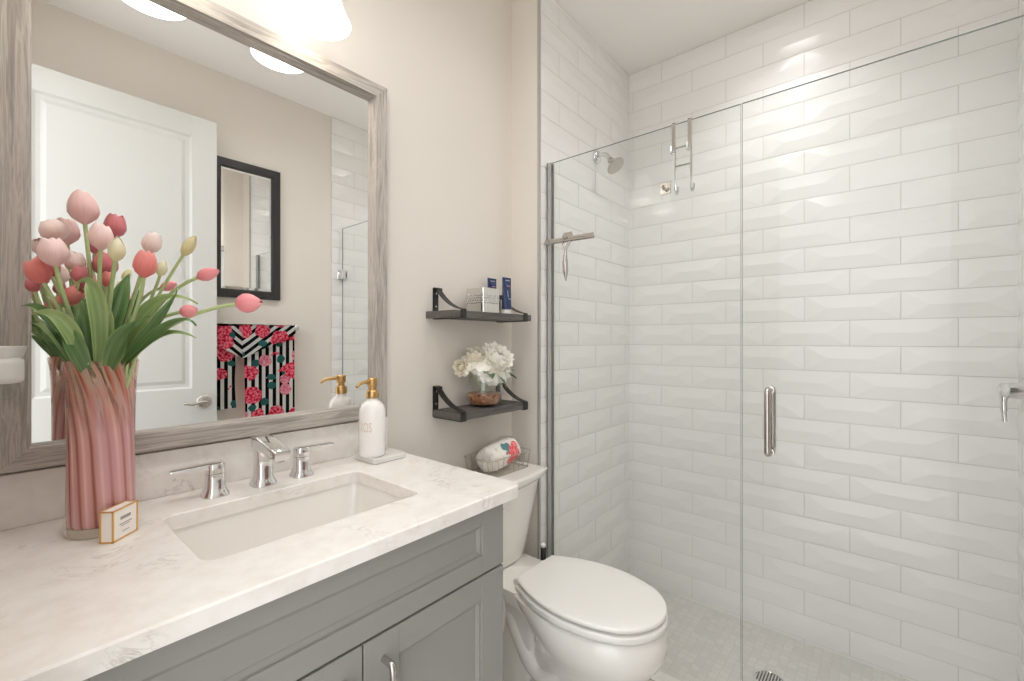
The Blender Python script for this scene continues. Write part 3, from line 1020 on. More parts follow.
# ------------------------------------------------------------ bowl of peonies on the lower shelf
VX, VY = 1.158, 1.1135
t = thing('glass_vase', 'round clear glass bowl vase with amber base on the lower shelf', 'vase', (VX, VY, LSZ))
bm = bmesh.new()
prof = [(0.034, 0.0005), (0.046, 0.006), (0.056, 0.022), (0.0605, 0.045), (0.0595, 0.068), (0.054, 0.090), (0.049, 0.106), (0.051, 0.110),
        (0.049, 0.110), (0.047, 0.106), (0.052, 0.089), (0.0573, 0.068), (0.0583, 0.046), (0.054, 0.024), (0.045, 0.009), (0.0, 0.006)]
prof = [(r * 1.12, h * 1.05) for r, h in prof]
lathe(bm, prof, (VX, VY, LSZ), seg=40, cap=False)
obj('bowl', bm, M['clear'], t, 40)
bm = bmesh.new()
lathe(bm, [(0.0, 0.0070), (0.0490, 0.0105), (0.0590, 0.0262), (0.0632, 0.042), (0.060, 0.047), (0.03, 0.050), (0.0, 0.048)], (VX, VY, LSZ), seg=36)
obj('amber_filling', bm, M['amber'], t, 40)

def ruffle_bloom(bm, c, R, n, seed, tilt=(0, 0, 1), squash=0.85):
    rnd = random.Random(seed)
    c = Vector(c)
    q = Vector((0, 0, 1)).rotation_difference(Vector(tilt).normalized())
    for i in range(n):
        f = (i + 0.5) / n
        th = math.acos(1 - 1.55 * f)
        ph = i * 2.39996 + rnd.uniform(-0.2, 0.2)
        rad = R * (0.42 + 0.58 * math.sqrt(f))
        w = R * (0.42 + 0.25 * f); l = R * (0.55 + 0.35 * f)
        grid = []
        nv, nu = 5, 6
        outd = Vector((math.sin(th) * math.cos(ph), math.sin(th) * math.sin(ph), math.cos(th)))
        side = Vector((-math.sin(ph), math.cos(ph), 0))
        upd = outd.cross(side) * -1
        if upd.z < 0 and th < 1.4: upd = -upd
        wob = rnd.uniform(0, 6)
        for v in range(nv):
            a = v / (nv - 1)
            row = []
            for u in range(nu):
                b = u / (nu - 1) * 2 - 1
                wd = w * (0.45 + 0.9 * a - 0.45 * a * a)
                p = outd * (rad * (0.45 + 0.55 * a) - 0.10 * R * b * b * a + R * 0.10 * math.sin(b * 5 + wob) * a * a) + side * (wd * b * 0.8) + upd * (l * (a - 0.35) * (0.5 if th < 0.5 else 0.8) - 0.12 * l * b * b * a)
                p.z *= squash
                row.append(c + q @ p)
            grid.append(row)
        sheet(bm, grid)
def peony(c, R, seed, label, mat, n=44, tilt=(0, 0, 1), root=(0, 0)):
    t = thing('peony', label, 'flower', (VX + root[0], VY + root[1], LSZ + 0.050), 'white flowers in the glass bowl')
    bm = bmesh.new(); ruffle_bloom(bm, c, R, n, seed, tilt)
    obj('bloom', bm, mat, t, 60, recalc=False)
    c = Vector(c)
    bm = bmesh.new()
    tube(bm, bez([(VX + root[0], VY + root[1], LSZ + 0.050), (VX + root[0] * 1.5, VY + root[1] * 1.5, LSZ + 0.105), c - Vector(tilt).normalized() * R * 0.3], 10), 0.0028, 8)
    obj('stem', bm, M['stem'], t, 60)
    return t
def small_leaf(bm, base, tip, w, droop=0.01, n=7):
    base, tip = Vector(base), Vector(tip)
    d_ = tip - base
    s_ = d_.cross(Vector((0, 0, 1)))
    if s_.length < 1e-5: s_ = Vector((1, 0, 0))
    s_.normalize()
    up = s_.cross(d_).normalized()
    grid = []
    for i in range(n + 1):
        a = i / n
        ww = w * math.sin(PI * min(1, a * 0.92 + 0.06)) ** 0.8
        p = base + d_ * a - Vector((0, 0, droop * 4 * (a - 0.5) ** 2 - droop))
        grid.append([p + s_ * (ww * b) + up * (0.25 * ww * b * b) for b in (-1, -0.5, 0, 0.5, 1)])
    sheet(bm, grid)
p1 = peony((1.168, 1.074, 1.174), 0.083, 1, 'large white ruffled bloom in front of the glass bowl bouquet', PM['snow'], 70, (-0.1, -0.75, 0.7), (0.006, -0.006))
p2 = peony((1.122, 1.118, 1.186), 0.056, 2, 'middle cream-white bloom at the top of the glass bowl bouquet', PM['ivory'], 40, (-0.2, -0.5, 0.9), (-0.008, 0.006))
p3 = peony((1.050, 1.118, 1.160), 0.036, 5, 'small drooping ivory bloom at the left of the glass bowl bouquet', PM['ivory'], 26, (-0.7, -0.4, 0.3), (-0.012, 0.0))
bm = bmesh.new()
small_leaf(bm, (1.150, 1.060, 1.140), (1.172, 1.018, 1.084), 0.018)
small_leaf(bm, (1.180, 1.075, 1.128), (1.262, 1.046, 1.108), 0.020)
small_leaf(bm, (1.185, 1.080, 1.128), (1.272, 1.066, 1.136), 0.016)
obj('leaf', bm, M['peonyleaf'], p1, 60, recalc=False)
bm = bmesh.new()
small_leaf(bm, (1.150, 1.085, 1.128), (1.092, 1.045, 1.138), 0.016)
small_leaf(bm, (1.150, 1.08, 1.130), (1.112, 1.030, 1.120), 0.015)
small_leaf(bm, (1.150, 1.12, 1.130), (1.128, 1.135, 1.222), 0.012)
obj('leaf', bm, M['peonyleaf'], p2, 60, recalc=False)

# ------------------------------------------------------------ toilet
TX = 1.2008
t = thing('toilet', 'white two-piece toilet with closed lid between vanity and glass shower', 'toilet', (TX, 0.85, 0))
YB, YT = 0.918, 0.474      # lid back and tip
def egg(z, yb, yt, hw, backhw, n=28):
    """closed outline: straight-ish back at yb, rounded tip at yt; measured half widths"""
    key = [(0.0, backhw / hw), (0.10, backhw / hw + (1 - backhw / hw) * 0.38), (0.20, backhw / hw + (1 - backhw / hw) * 0.66), (0.30, backhw / hw + (1 - backhw / hw) * 0.86), (0.40, 0.985), (0.50, 1.0), (0.63, 0.965), (0.74, 0.885), (0.82, 0.79), (0.89, 0.655), (0.945, 0.48), (0.98, 0.29), (1.0, 0.0)]
    def hwf(s):
        for (a, wa), (b, wb) in zip(key, key[1:]):
            if s <= b:
                if a >= 0.82:
                    k = math.sqrt(max(0, 1 - ((s - 0.55) / 0.45) ** 2)); return k
                u = (s - a) / (b - a); return wa + (wb - wa) * u
        return 0
    rt, lf = [], []
    for i in range(n):
        s = 1 - (1 - i / (n - 1)) ** 1.8
        wv = hw * hwf(s)
        y = yb + (yt - yb) * s
        rt.append((TX + wv, y, z)); lf.append((TX - wv, y, z))
    return rt + lf[-2::-1] if rt[-1][0] - TX < 1e-6 else rt + lf[::-1]
def egg_ring(bm, z, yb, yt, hw, bh): return [bm.verts.new(q) for q in egg(z, yb, yt, hw, bh)]
# bowl
bm = bmesh.new()
spec = [(0.442, 0.93, 0.488, 0.150, 0.100), (0.4395, 0.935, 0.480, 0.157, 0.105), (0.425, 0.93, 0.474, 0.163, 0.100), (0.400, 0.92, 0.470, 0.166, 0.090), (0.368, 0.905, 0.474, 0.162, 0.075), (0.335, 0.89, 0.490, 0.147, 0.062),
        (0.300, 0.88, 0.518, 0.126, 0.055), (0.260, 0.88, 0.550, 0.105, 0.055), (0.200, 0.89, 0.580, 0.092, 0.060), (0.120, 0.91, 0.590, 0.095, 0.075), (0.060, 0.94, 0.585, 0.104, 0.095), (0.015, 0.98, 0.575, 0.112, 0.108), (0.0, 0.98, 0.575, 0.112, 0.108)]
loft(bm, [egg_ring(bm, *s) for s in spec])
# rear deck and trapway bulge
rr = []
for z, x, y0, y1 in ((0.449, 0.108, 0.895, 1.150), (0.445, 0.114, 0.89, 1.156), (0.410, 0.114, 0.89, 1.156), (0.385, 0.098, 0.88, 1.14), (0.34, 0.074, 0.87, 1.11), (0.12, 0.078, 0.87, 1.06), (0.0, 0.1, 0.88, 1.06)):
    rr.append([bm.verts.new((q[0], q[1], z)) for q in rrect(TX - x, TX + x, y0, y1, 0.025, 4)])
loft(bm, rr)
for sg in (-1, 1):
    tube(bm, spline([(TX + sg * 0.070, 0.66, 0.34), (TX + sg * 0.068, 0.74, 0.26), (TX + sg * 0.060, 0.83, 0.20), (TX + sg * 0.054, 0.90, 0.23), (TX + sg * 0.050, 0.97, 0.33), (TX + sg * 0.050, 1.02, 0.41)], 6), [0.025] * 6 + [0.034] * 13 + [0.032] * 12, 16)
bowl = obj('bowl', bm, M['porcelain'], t, 50)
def slab_egg(name, z0, z1, grow, mat, crown=0.0):
    bm = bmesh.new()
    R_ = []
    for z, g in ((z0 + 0.002, -0.022), (z0, -0.004), (z0 + 0.002, -0.001), (z0 + 0.005, 0.0), (z1 - 0.005, 0.0), (z1 - 0.002, -0.0025), (z1 - 0.0004, -0.0065)):
        R_.append(egg_ring(bm, z, YB + grow + g, YT - grow - g, 0.1640 + grow + g, 0.099 + grow + g))
    R_.append(egg_ring(bm, z1 + crown * 0.6, YB - 0.05, YT + 0.05, 0.12, 0.07))
    loft(bm, R_)
    return obj(name, bm, mat, t, 40)
slab_egg('seat_ring', 0.4470, 0.4690, 0.002, M['seat'])
slab_egg('seat_lid', 0.4755, 0.4905, 0.0, M['seat'], 0.002)
for sg in (-1, 1):
    bm = bmesh.new()
    bx(bm, (TX + sg * 0.070 - 0.013, YB + 0.004, 0.4493), (TX + sg * 0.070 + 0.013, YB + 0.026, 0.470), 0.005, 3)
    obj('hinge', bm, M['seat'], t)
# tank and its lid (bowed front)
def tank_ring(bm, z, hw, yf, yb, bow, n=10, r=0.02):
    pts = [(TX + hw - 0.004, yb), (TX - hw + 0.004, yb)]
    fr = []
    for i in range(n + 1):
        a = -1 + 2 * i / n
        e = abs(a)
        y = yf + bow * (a * a)
        x = TX + hw * a
        fr.append((x, y))
    fr[0] = (fr[0][0], fr[0][1] + 0.004); fr[-1] = (fr[-1][0], fr[-1][1] + 0.004)
    pts += fr
    return [bm.verts.new((x, y, z)) for x, y in pts]
bm = bmesh.new()
loft(bm, [tank_ring(bm, z, hw, yf, 1.172, 0.018) for z, hw, yf in ((0.4505, 0.088, 1.034), (0.456, 0.097, 1.026), (0.50, 0.106, 1.018), (0.60, 0.123, 1.006), (0.70, 0.140, 0.993), (0.731, 0.146, 0.989))])
obj('tank', bm, M['porcelain'], t, 40)
bm = bmesh.new()
loft(bm, [tank_ring(bm, z, hw, yf, 1.176, 0.026) for z, hw, yf in ((0.7315, 0.150, 0.985), (0.738, 0.160, 0.977), (0.748, 0.172, 0.968), (0.760, 0.178, 0.963), (0.768, 0.178, 0.963), (0.7715, 0.174, 0.967), (0.772, 0.160, 0.98))])
obj('tank_lid', bm, M['porcelain'], t, 40)
bm = bmesh.new()
lathe(bm, [(0.012, 0), (0.012, 0.008), (0.008, 0.012)], (TX - 0.118, 1.006, 0.69), (0, -1, 0), 18)
tube(bm, [(TX - 0.118, 0.992, 0.69), (TX - 0.105, 0.985, 0.689), (TX - 0.085, 0.982, 0.687)], [0.006, 0.0055, 0.005], 10)
obj('flush_lever', bm, M['chrome'], t, 40)
# supply hose and stop valve
t = thing('supply_hose', 'pale braided water hose with valve beside the toilet pedestal', 'hose', (1.075, WALL - 0.014, 0.16))
bm = bmesh.new()
tube(bm, spline([(1.075, 1.135, 0.165), (1.072, 1.11, 0.175), (1.062, 1.04, 0.20), (1.060, 0.965, 0.27), (1.075, 0.945, 0.37), (1.100, 0.985, 0.425), (1.1108, 1.05, 0.4485)], 7), 0.0068, 10)
obj('hose', bm, M['hose'], t, 50)
bm = bmesh.new()
lathe(bm, [(0.026, 0), (0.024, 0.004), (0.009, 0.006), (0.009, 0.03), (0.012, 0.032), (0.012, 0.05)], (1.075, WALL - 0.0145, 0.16), (0, -1, 0), 20)
tube(bm, [(1.075, 1.130, 0.148), (1.075, 1.130, 0.175)], 0.009, 12)
obj('stop_valve', bm, M['chrome'], t, 40)

# toilet brush
BXx, BYy = 1.362, 1.0
t = thing('toilet_brush', 'black handled toilet brush with white tip standing behind the toilet lid', 'brush', (BXx, BYy, 0))
bm = bmesh.new()
lathe(bm, [(0.014, 0.0005), (0.0145, 0.005), (0.0135, 0.15), (0.013, 0.155), (0.0, 0.155)], (BXx - 0.002, BYy - 0.006, 0), seg=24)
obj('holder', bm, M['black'], t, 40)
bm = bmesh.new()
lathe(bm, [(0.007, 0.15), (0.007, 0.30), (0.0105, 0.32), (0.0105, 0.466), (0.009, 0.470)], (BXx, BYy, 0), seg=20)
hd = obj('handle', bm, M['black'], t, 40)
bm = bmesh.new()
lathe(bm, [(0.0088, 0.470), (0.0098, 0.473), (0.0098, 0.480), (0.006, 0.484), (0.0, 0.485)], (BXx, BYy, 0), seg=20)
obj('tip', bm, M['white'], hd, 40)

# wire basket with a floral bundle on the tank
TZ = 0.7722
BX, BY = 1.225, 1.105
t = thing('wire_basket', 'thin bronze wire basket standing on the toilet tank lid', 'basket', (BX, BY, TZ))
bm = bmesh.new()
x0, x1, y0, y1 = BX - 0.105, BX + 0.105, BY - 0.062, BY + 0.062
for z, gx in ((TZ + 0.0020, 0.0), (TZ + 0.062, 0.012)):
    loop = [Vector((x, y, z)) for x, y in rrect(x0 - gx, x1 + gx, y0 - gx * 0.4, y1 + gx * 0.4, 0.012, 4)]
    tube(bm, loop + [loop[0], loop[1]], 0.0014, 6)
for i in range(8):
    f = i / 7
    for ya, g in ((y0, -1), (y1, 1)):
        xx = x0 + 0.01 + (x1 - x0 - 0.02) * f
        tube(bm, [(xx, ya, TZ + 0.0022), (BX + (xx - BX) * 1.11, ya + g * 0.0048, TZ + 0.062)], 0.0009, 6)
for i in range(5):
    f = i / 4
    for xa, g in ((x0, -1), (x1, 1)):
        yy = y0 + 0.01 + (y1 - y0 - 0.02) * f
        tube(bm, [(xa, yy, TZ + 0.0022), (xa + g * 0.012, BY + (yy - BY) * 1.06, TZ + 0.062)], 0.0009, 6)
for i in range(9):
    yy = y0 + (y1 - y0) * (i + 0.5) / 9
    tube(bm, [(x0, yy, TZ + 0.002), (x1, yy, TZ + 0.002)], 0.0010, 6)
obj('wire_frame', bm, M['wire'], t, 50)

def roll(c, axis, r, L, seed, lump=0.06, squash=0.9):
    """soft rolled bundle with puckered ends"""
    bm = bmesh.new()
    s_, u_, d_ = frame_of(axis)
    rnd = random.Random(seed)
    ph = [rnd.uniform(0, 6) for _ in range(4)]
    rings = []
    for v, rf in ((-0.50, 0.30), (-0.515, 0.55), (-0.50, 0.80), (-0.46, 0.95), (-0.38, 1.02), (-0.2, 1.04), (0, 1.05), (0.2, 1.03), (0.38, 1.0), (0.46, 0.93), (0.50, 0.8), (0.515, 0.55), (0.5, 0.3)):
        ring = []
        for i in range(28):
            a = 2 * PI * i / 28
            k = 1 + lump * math.sin(2 * a + ph[0] + v * 2) + lump * 0.6 * math.sin(5 * a + ph[1] + v * 5) + lump * 0.35 * math.sin(9 * a + ph[2] - v * 7)
            rr_ = r * rf * k
            ring.append(bm.verts.new(Vector(c) + d_ * (L * v) + s_ * (rr_ * math.cos(a)) + u_ * (rr_ * math.sin(a) * squash)))
        rings.append(ring)
    loft(bm, rings)
    return bm
o = obj('rolled_towel', roll((BX - 0.008, BY - 0.008, TZ + 0.0625), (0.95, 0.06, 0.16), 0.0515, 0.152, 4), M['printcloth'], origin=(BX, BY, TZ + 0.005))
tag(o, 'white floral print cloth bundle with coral flowers lying in the wire basket', 'towel')

# ------------------------------------------------------------ soap bottle and tray
t = thing('tray', 'square frosted glass tray under the white soap bottle', 'tray', (0.711, 1.085, CZ))
bm = bmesh.new()
def tray_ring(z, g, r): return [bm.verts.new((x, y, z)) for x, y in rrect(0.657 - g, 0.765 + g, 1.031 - g, 1.137 + g, r, 5)]
loft(bm, [tray_ring(CZ + 0.0005, -0.003, 0.012), tray_ring(CZ + 0.003, 0, 0.014), tray_ring(CZ + 0.013, 0, 0.014), tray_ring(CZ + 0.0155, -0.002, 0.013), tray_ring(CZ + 0.0155, -0.008, 0.012), tray_ring(CZ + 0.0115, -0.010, 0.011)])
obj('dish', bm, M['tray'], t, 40)
SBX, SBY, SBZ, SR = 0.6885, 1.0885, CZ + 0.0118, 0.0355
t = thing('soap_dispenser', 'white soap bottle with gold pump on the frosted tray by the sink', 'soap dispenser', (SBX, SBY, SBZ))
bm = bmesh.new()
lathe(bm, [(SR - 0.006, 0.0), (SR - 0.001, 0.003), (SR, 0.008), (SR, 0.118), (SR - 0.0015, 0.129), (SR - 0.006, 0.140), (SR - 0.014, 0.148), (0.0155, 0.152), (0.0145, 0.160)], (SBX, SBY, SBZ), seg=48)
bt = obj('bottle', bm, M['bottle'], t, 50)
bm = bmesh.new()
lathe(bm, [(0.0165, 0.158), (0.0168, 0.160), (0.0168, 0.176), (0.015, 0.179), (0.010, 0.182), (0.0095, 0.188), (0.013, 0.192), (0.0138, 0.195), (0.0138, 0.210), (0.011, 0.213), (0.0, 0.213)], (SBX, SBY, SBZ), seg=32)
tube(bm, spline([(SBX, SBY, SBZ + 0.203), (SBX - 0.022, SBY - 0.006, SBZ + 0.2035), (SBX - 0.042, SBY - 0.011, SBZ + 0.2015), (SBX - 0.056, SBY - 0.015, SBZ + 0.193)], 5), [0.0052] * 6 + [0.0046] * 5 + [0.004] * 5, 12)
obj('pump', bm, M['gold'], t, 40)
# letters wrapped round the bottle
bm = text_mesh('XOS', 0.030, 0.0002)
a0 = math.atan2(0 - SBY, 0 - SBX) - 0.55     # towards the viewer, turned left
for v in bm.verts:
    c = v.co.copy()
    ang = a0 + c.x * 0.62 / SR
    rr_ = SR + 0.0003 + c.z
    v.co = Vector((SBX + rr_ * math.cos(ang), SBY + rr_ * math.sin(ang), SBZ + 0.070 + c.y * 1.25))
obj('lettering', bm, M['goldprint'], bt, 0)

# ------------------------------------------------------------ little gift box
A_ = Vector((0.1325, 0.9575, 0)); U_ = Vector((0.70, 0.714, 0)); V_ = Vector((-0.714, 0.70, 0))
BL, BW, BH = 0.052, 0.0185, 0.050
t = thing('gift_box', 'small white box with gold edges leaning by the pink vase', 'box', (A_ + U_ * BL / 2 + V_ * BW / 2 + Vector((0, 0, CZ))))
bm = bmesh.new()
def P3(a, b, c): return A_ + U_ * a + V_ * b + Vector((0, 0, CZ + 0.0004 + c))
vs = bx(bm, (0, 0, 0), (BL, BW, BH), 0.0004, 1)
for v in bm.verts: v.co = P3(*v.co)
gb = obj('carton', bm, M['card'], t)
bm = bmesh.new()
e = 0.0011
def gb_bar(a, b):
    st = len(bm.verts)
    lo = [min(p, q) - e for p, q in zip(a, b)]; hi = [max(p, q) + e for p, q in zip(a, b)]
    for v in bx(bm, lo, hi): v.co = P3(*v.co)
for a in (0, BL):
    for b in (0, BW): gb_bar((a, b, e), (a, b, BH))
for c in (e, BH):
    for b in (0, BW): gb_bar((0, b, c), (BL, b, c))
    for a in (0, BL): gb_bar((a, 0, c), (a, BW, c))
obj('gold_edging', bm, M['goldfoil'], t, 0)
bm = bmesh.new()
for z0, z1, xa, xb in ((0.0315, 0.0365, 0.30, 0.72), (0.0235, 0.025, 0.26, 0.78), (0.0205, 0.0215, 0.32, 0.70), (0.011, 0.012, 0.36, 0.66)):
    for v in bx(bm, (BL * xa, -0.0004, z0), (BL * xb, 0.0001, z1)): v.co = P3(*v.co)
obj('printed_lines', bm, M['greyprint'], gb, 0)

# ------------------------------------------------------------ plug-in air freshener on the entry wall
PY, PZ = 1.085, 1.205
t = thing('air_freshener', 'white plug-in air freshener with clear oil bottle beside the mirror frame', 'air freshener', (ENTRY, PY, PZ))
bm = bmesh.new()
rings = []
for x, sc_ in ((ENTRY + 0.0006, 0.9), (ENTRY + 0.004, 1.0), (0.026, 1.0), (0.036, 0.94), (0.040, 0.82)):
    rings.append([bm.verts.new((x, PY + y * sc_, PZ + z * sc_ - 0.0)) for y, z in rrect(-0.026, 0.026, -0.024, 0.018, 0.010, 5)])
loft(bm, rings)
lathe(bm, [(0.020, 0.0), (0.0215, 0.006), (0.0235, 0.014), (0.0245, 0.018), (0.021, 0.0195)], (0.0175, PY, PZ + 0.0165), seg=28, scale=(1.1, 1.1))
obj('heater_body', bm, M['white'], t, 40)
bm = bmesh.new()
lathe(bm, [(0.011, -0.0), (0.0155, -0.006), (0.0165, -0.012), (0.0165, -0.020), (0.013, -0.025), (0.006, -0.026)], (0.019, PY, PZ - 0.0245), seg=28)
obj('oil_bottle', bm, M['clear'], t, 40)

# ------------------------------------------------------------ vase and tulips
VC = Vector((0.1300, 1.044, CZ))
t = thing('vase', 'tall pink swirled art glass vase holding the tulips on the counter', 'vase', VC)
bm = bmesh.new()
prof = [(0.0445, 0.0175), (0.0465, 0.022), (0.0465, 0.06), (0.0460, 0.12), (0.0458, 0.17), (0.0462, 0.21), (0.0475, 0.25), (0.0500, 0.278), (0.0520, 0.292), (0.0512, 0.2945),
        (0.0495, 0.292), (0.0475, 0.277), (0.0450, 0.25), (0.0435, 0.21), (0.0428, 0.17), (0.043, 0.12), (0.0435, 0.06), (0.043, 0.03), (0.030, 0.024)]
rings = []
for r, h in prof:
    r *= 0.965
    ring = []
    for i in range(152):
        a = 2 * PI * i / 152
        tw = a + h * 1.1 + 22 * max(0, h - 0.14) ** 2
        rib = 1 + (0.012 if h < 0.26 else 0.006) * math.sin(15 * tw + 1.2 * math.sin(2 * tw))
        lip = 0.0016 * math.sin(5 * a + 0.7) * max(0, (h - 0.25) / 0.045)
        ring.append(bm.verts.new(VC + Vector((r * rib * math.cos(a), r * rib * math.sin(a), h + lip))))
    rings.append(ring)
loft(bm, rings, cap=True)
obj('body', bm, M['vase'], t, 50)
bm = bmesh.new()
lathe(bm, [(0.042, 0.0004), (0.0458, 0.003), (0.0463, 0.012), (0.0453, 0.0168), (0.0425, 0.0169)], VC, seg=48)
obj('foot', bm, M['vasefoot'], t, 50)

def tulip_bloom(bm, b, tip, W, openness=0.15, seed=0, n=6):
    b, tip = Vector(b), Vector(tip)
    L_ = (tip - b).length
    s_, u_, d_ = frame_of(tip - b)
    R = W / 2
    rnd = random.Random(seed)
    a0 = rnd.uniform(0, 6)
    for k in range(n):
        inner = k >= n // 2
        ang0 = a0 + 2 * PI * k / (n // 2) + (PI / (n // 2) if inner else 0)
        rs = 0.90 if inner else 1.0
        lf = rnd.uniform(0.93, 1.03) * (0.97 if inner else 1.0)
        grid = []
        nv, nu = 9, 9
        for v in range(nv):
            a = math.sin(PI / 2 * v / (nv - 1))
            # cup radius: quick swell from the base, closing over at the top
            prof = 0.16 + 0.84 * math.sin(PI / 2 * min(1.0, a / 0.42)) ** 0.8
            close = 0.14 + openness * 1.0
            if a > 0.42: prof *= 1 - (1 - close) * ((a - 0.42) / 0.58) ** 2.0
            span = 1.2 * (0.75 + 0.25 * min(1, a / 0.3))
            if a > 0.5: span *= math.sqrt(max(0.0, 1 - ((a - 0.5) / 0.5) ** 2.6)) * 0.96 + 0.04
            row = []
            for u in range(nu):
                q = u / (nu - 1) * 2 - 1
                th = ang0 + q * span * 0.92
                rr_ = R * rs * prof * (1 + 0.05 * (1 - q * q) - 0.03 * abs(q))
                hh = L_ * a * lf - L_ * 0.03 * q * q * a
                row.append(b + d_ * hh + s_ * (rr_ * math.cos(th)) + u_ * (rr_ * math.sin(th)))
            grid.append(row)
        sheet(bm, grid)

def strap_leaf(bm, base, mid, tip, w, twist=0.5, n=16, face=None):
    base, mid, tip = Vector(base), Vector(mid), Vector(tip)
    ctrl = mid * 2 - (base + tip) * 0.5
    pts = bez([base, ctrl, tip], n)
    vdir = Vector((0, 0, 1.25)) - mid
    grid = []
    for i, p in enumerate(pts):
        a = i / n
        d_ = (pts[min(i + 1, n)] - pts[max(i - 1, 0)]).normalized()
        side = d_.cross(Vector((-mid.x, -mid.y, 0.35)).normalized())
        if side.length < 1e-4: side = Vector((1, 0, 0))
        side.normalize()
        nrm = side.cross(d_).normalized()
        ang = twist * (a - 0.35)
        s2 = side * math.cos(ang) + nrm * math.sin(ang)
        n2 = nrm * math.cos(ang) - side * math.sin(ang)
        ww = w * (0.55 + 0.45 * math.sin(PI * min(1, a * 1.25))) * (1 - a ** 3.2) * 0.50 + 0.0005
        grid.append([p + s2 * (ww * q) + n2 * (ww * 0.45 * abs(q) ** 1.5 + 0.0015 * math.sin(a * 9 + q * 2)) for q in (-1, -0.7, -0.35, 0, 0.35, 0.7, 1)])
    sheet(bm, grid)

TUL = [
 ('mid', (0.109, 1.0465, 1.4479), (0.1046, 1.0516, 1.5037), 0.0397, 'tallest blush pink tulip at the top of the bouquet'),
 ('rose', (0.1481, 1.0622, 1.4331), (0.151, 1.0588, 1.4777), 0.0306, 'deep rose tulip just right of the tallest tulip'),
 ('pale', (0.1226, 0.9996, 1.3994), (0.124, 0.9979, 1.4441), 0.0311, 'pale pink tulip on straight stem right below the tallest tulip'),
 ('white', (0.0792, 1.0662, 1.4176), (0.0685, 1.0788, 1.4507), 0.0353, 'very pale tulip at upper left directly above the large pale pink tulip'),
 ('pale', (0.0719, 1.0129, 1.3675), (0.0659, 1.0201, 1.4143), 0.0361, 'large pale pink tulip at front left of the bouquet'),
 ('coral', (0.0601, 1.0268, 1.3402), (0.0467, 1.0426, 1.3779), 0.0294, 'coral tulip leaning out at the far left of the bouquet'),
 ('rose', (0.0718, 1.0671, 1.3558), (0.0598, 1.0814, 1.3931), 0.0295, 'rose tulip half hidden behind the large pale pink tulip at left'),
 ('rose', (0.0528, 1.0818, 1.3294), (0.0479, 1.0877, 1.3548), 0.0186, 'small low rose tulip under the coral tulip at far left'),
 ('white', (0.098, 1.0595, 1.365), (0.098, 1.0595, 1.4025), 0.0269, 'white and pink tulip in the middle left of the bouquet'),
 ('cream', (0.1347, 0.9544, 1.377), (0.1387, 0.9496, 1.4185), 0.0219, 'cream yellow closed tulip below the deep rose one'),
 ('coral', (0.1645, 0.9193, 1.351), (0.1674, 0.9158, 1.396), 0.0301, 'upright coral red tulip at front right of centre'),
 ('white', (0.1812, 0.9768, 1.4004), (0.1893, 0.9673, 1.4363), 0.0264, 'white pink tulip right behind the upright coral red tulip'),
 ('cream', (0.1986, 0.9873, 1.3631), (0.2045, 0.9803, 1.3937), 0.0162, 'small cream bud right of the upright coral red tulip'),
 ('green', (0.2161, 0.9202, 1.3932), (0.2311, 0.9025, 1.4289), 0.0175, 'yellow green slanting bud on a long stem at upper right'),
 ('pink', (0.2351, 0.9132, 1.358), (0.2604, 0.8834, 1.3717), 0.0206, 'slim pink bud pointing right below the yellow green bud'),
 ('pink', (0.2021, 0.9986, 1.3438), (0.2223, 0.9747, 1.3517), 0.0168, 'small pink bud lying among the leaves right of centre'),
 ('pink', (0.2077, 0.8992, 1.2966), (0.2278, 0.8755, 1.3013), 0.0207, 'short pink tulip low at right above the pointed leaves'),
 ('pink', (0.2677, 0.8284, 1.31), (0.2966, 0.7944, 1.3144), 0.0308, 'pink tulip reaching farthest right on a long bare stem'),
 ('rose', (0.133, 1.0492, 1.3603), (0.136, 1.0456, 1.4073), 0.0341, 'rose tulip in the middle behind the straight stems'),
 ('coral', (0.0821, 1.0396, 1.3101), (0.1011, 1.0172, 1.3366), 0.0268, 'open coral tulip low in the left leaves'),
 ('rose', (0.0973, 1.0217, 1.3459), (0.1008, 1.0175, 1.3733), 0.0199, 'small dark rose tulip in front of the white and pink one'),
 ('coral', (0.1341, 1.0323, 1.3424), (0.1359, 1.0302, 1.3699), 0.0168, 'small coral tulip peeping between the two centre stems'),
]
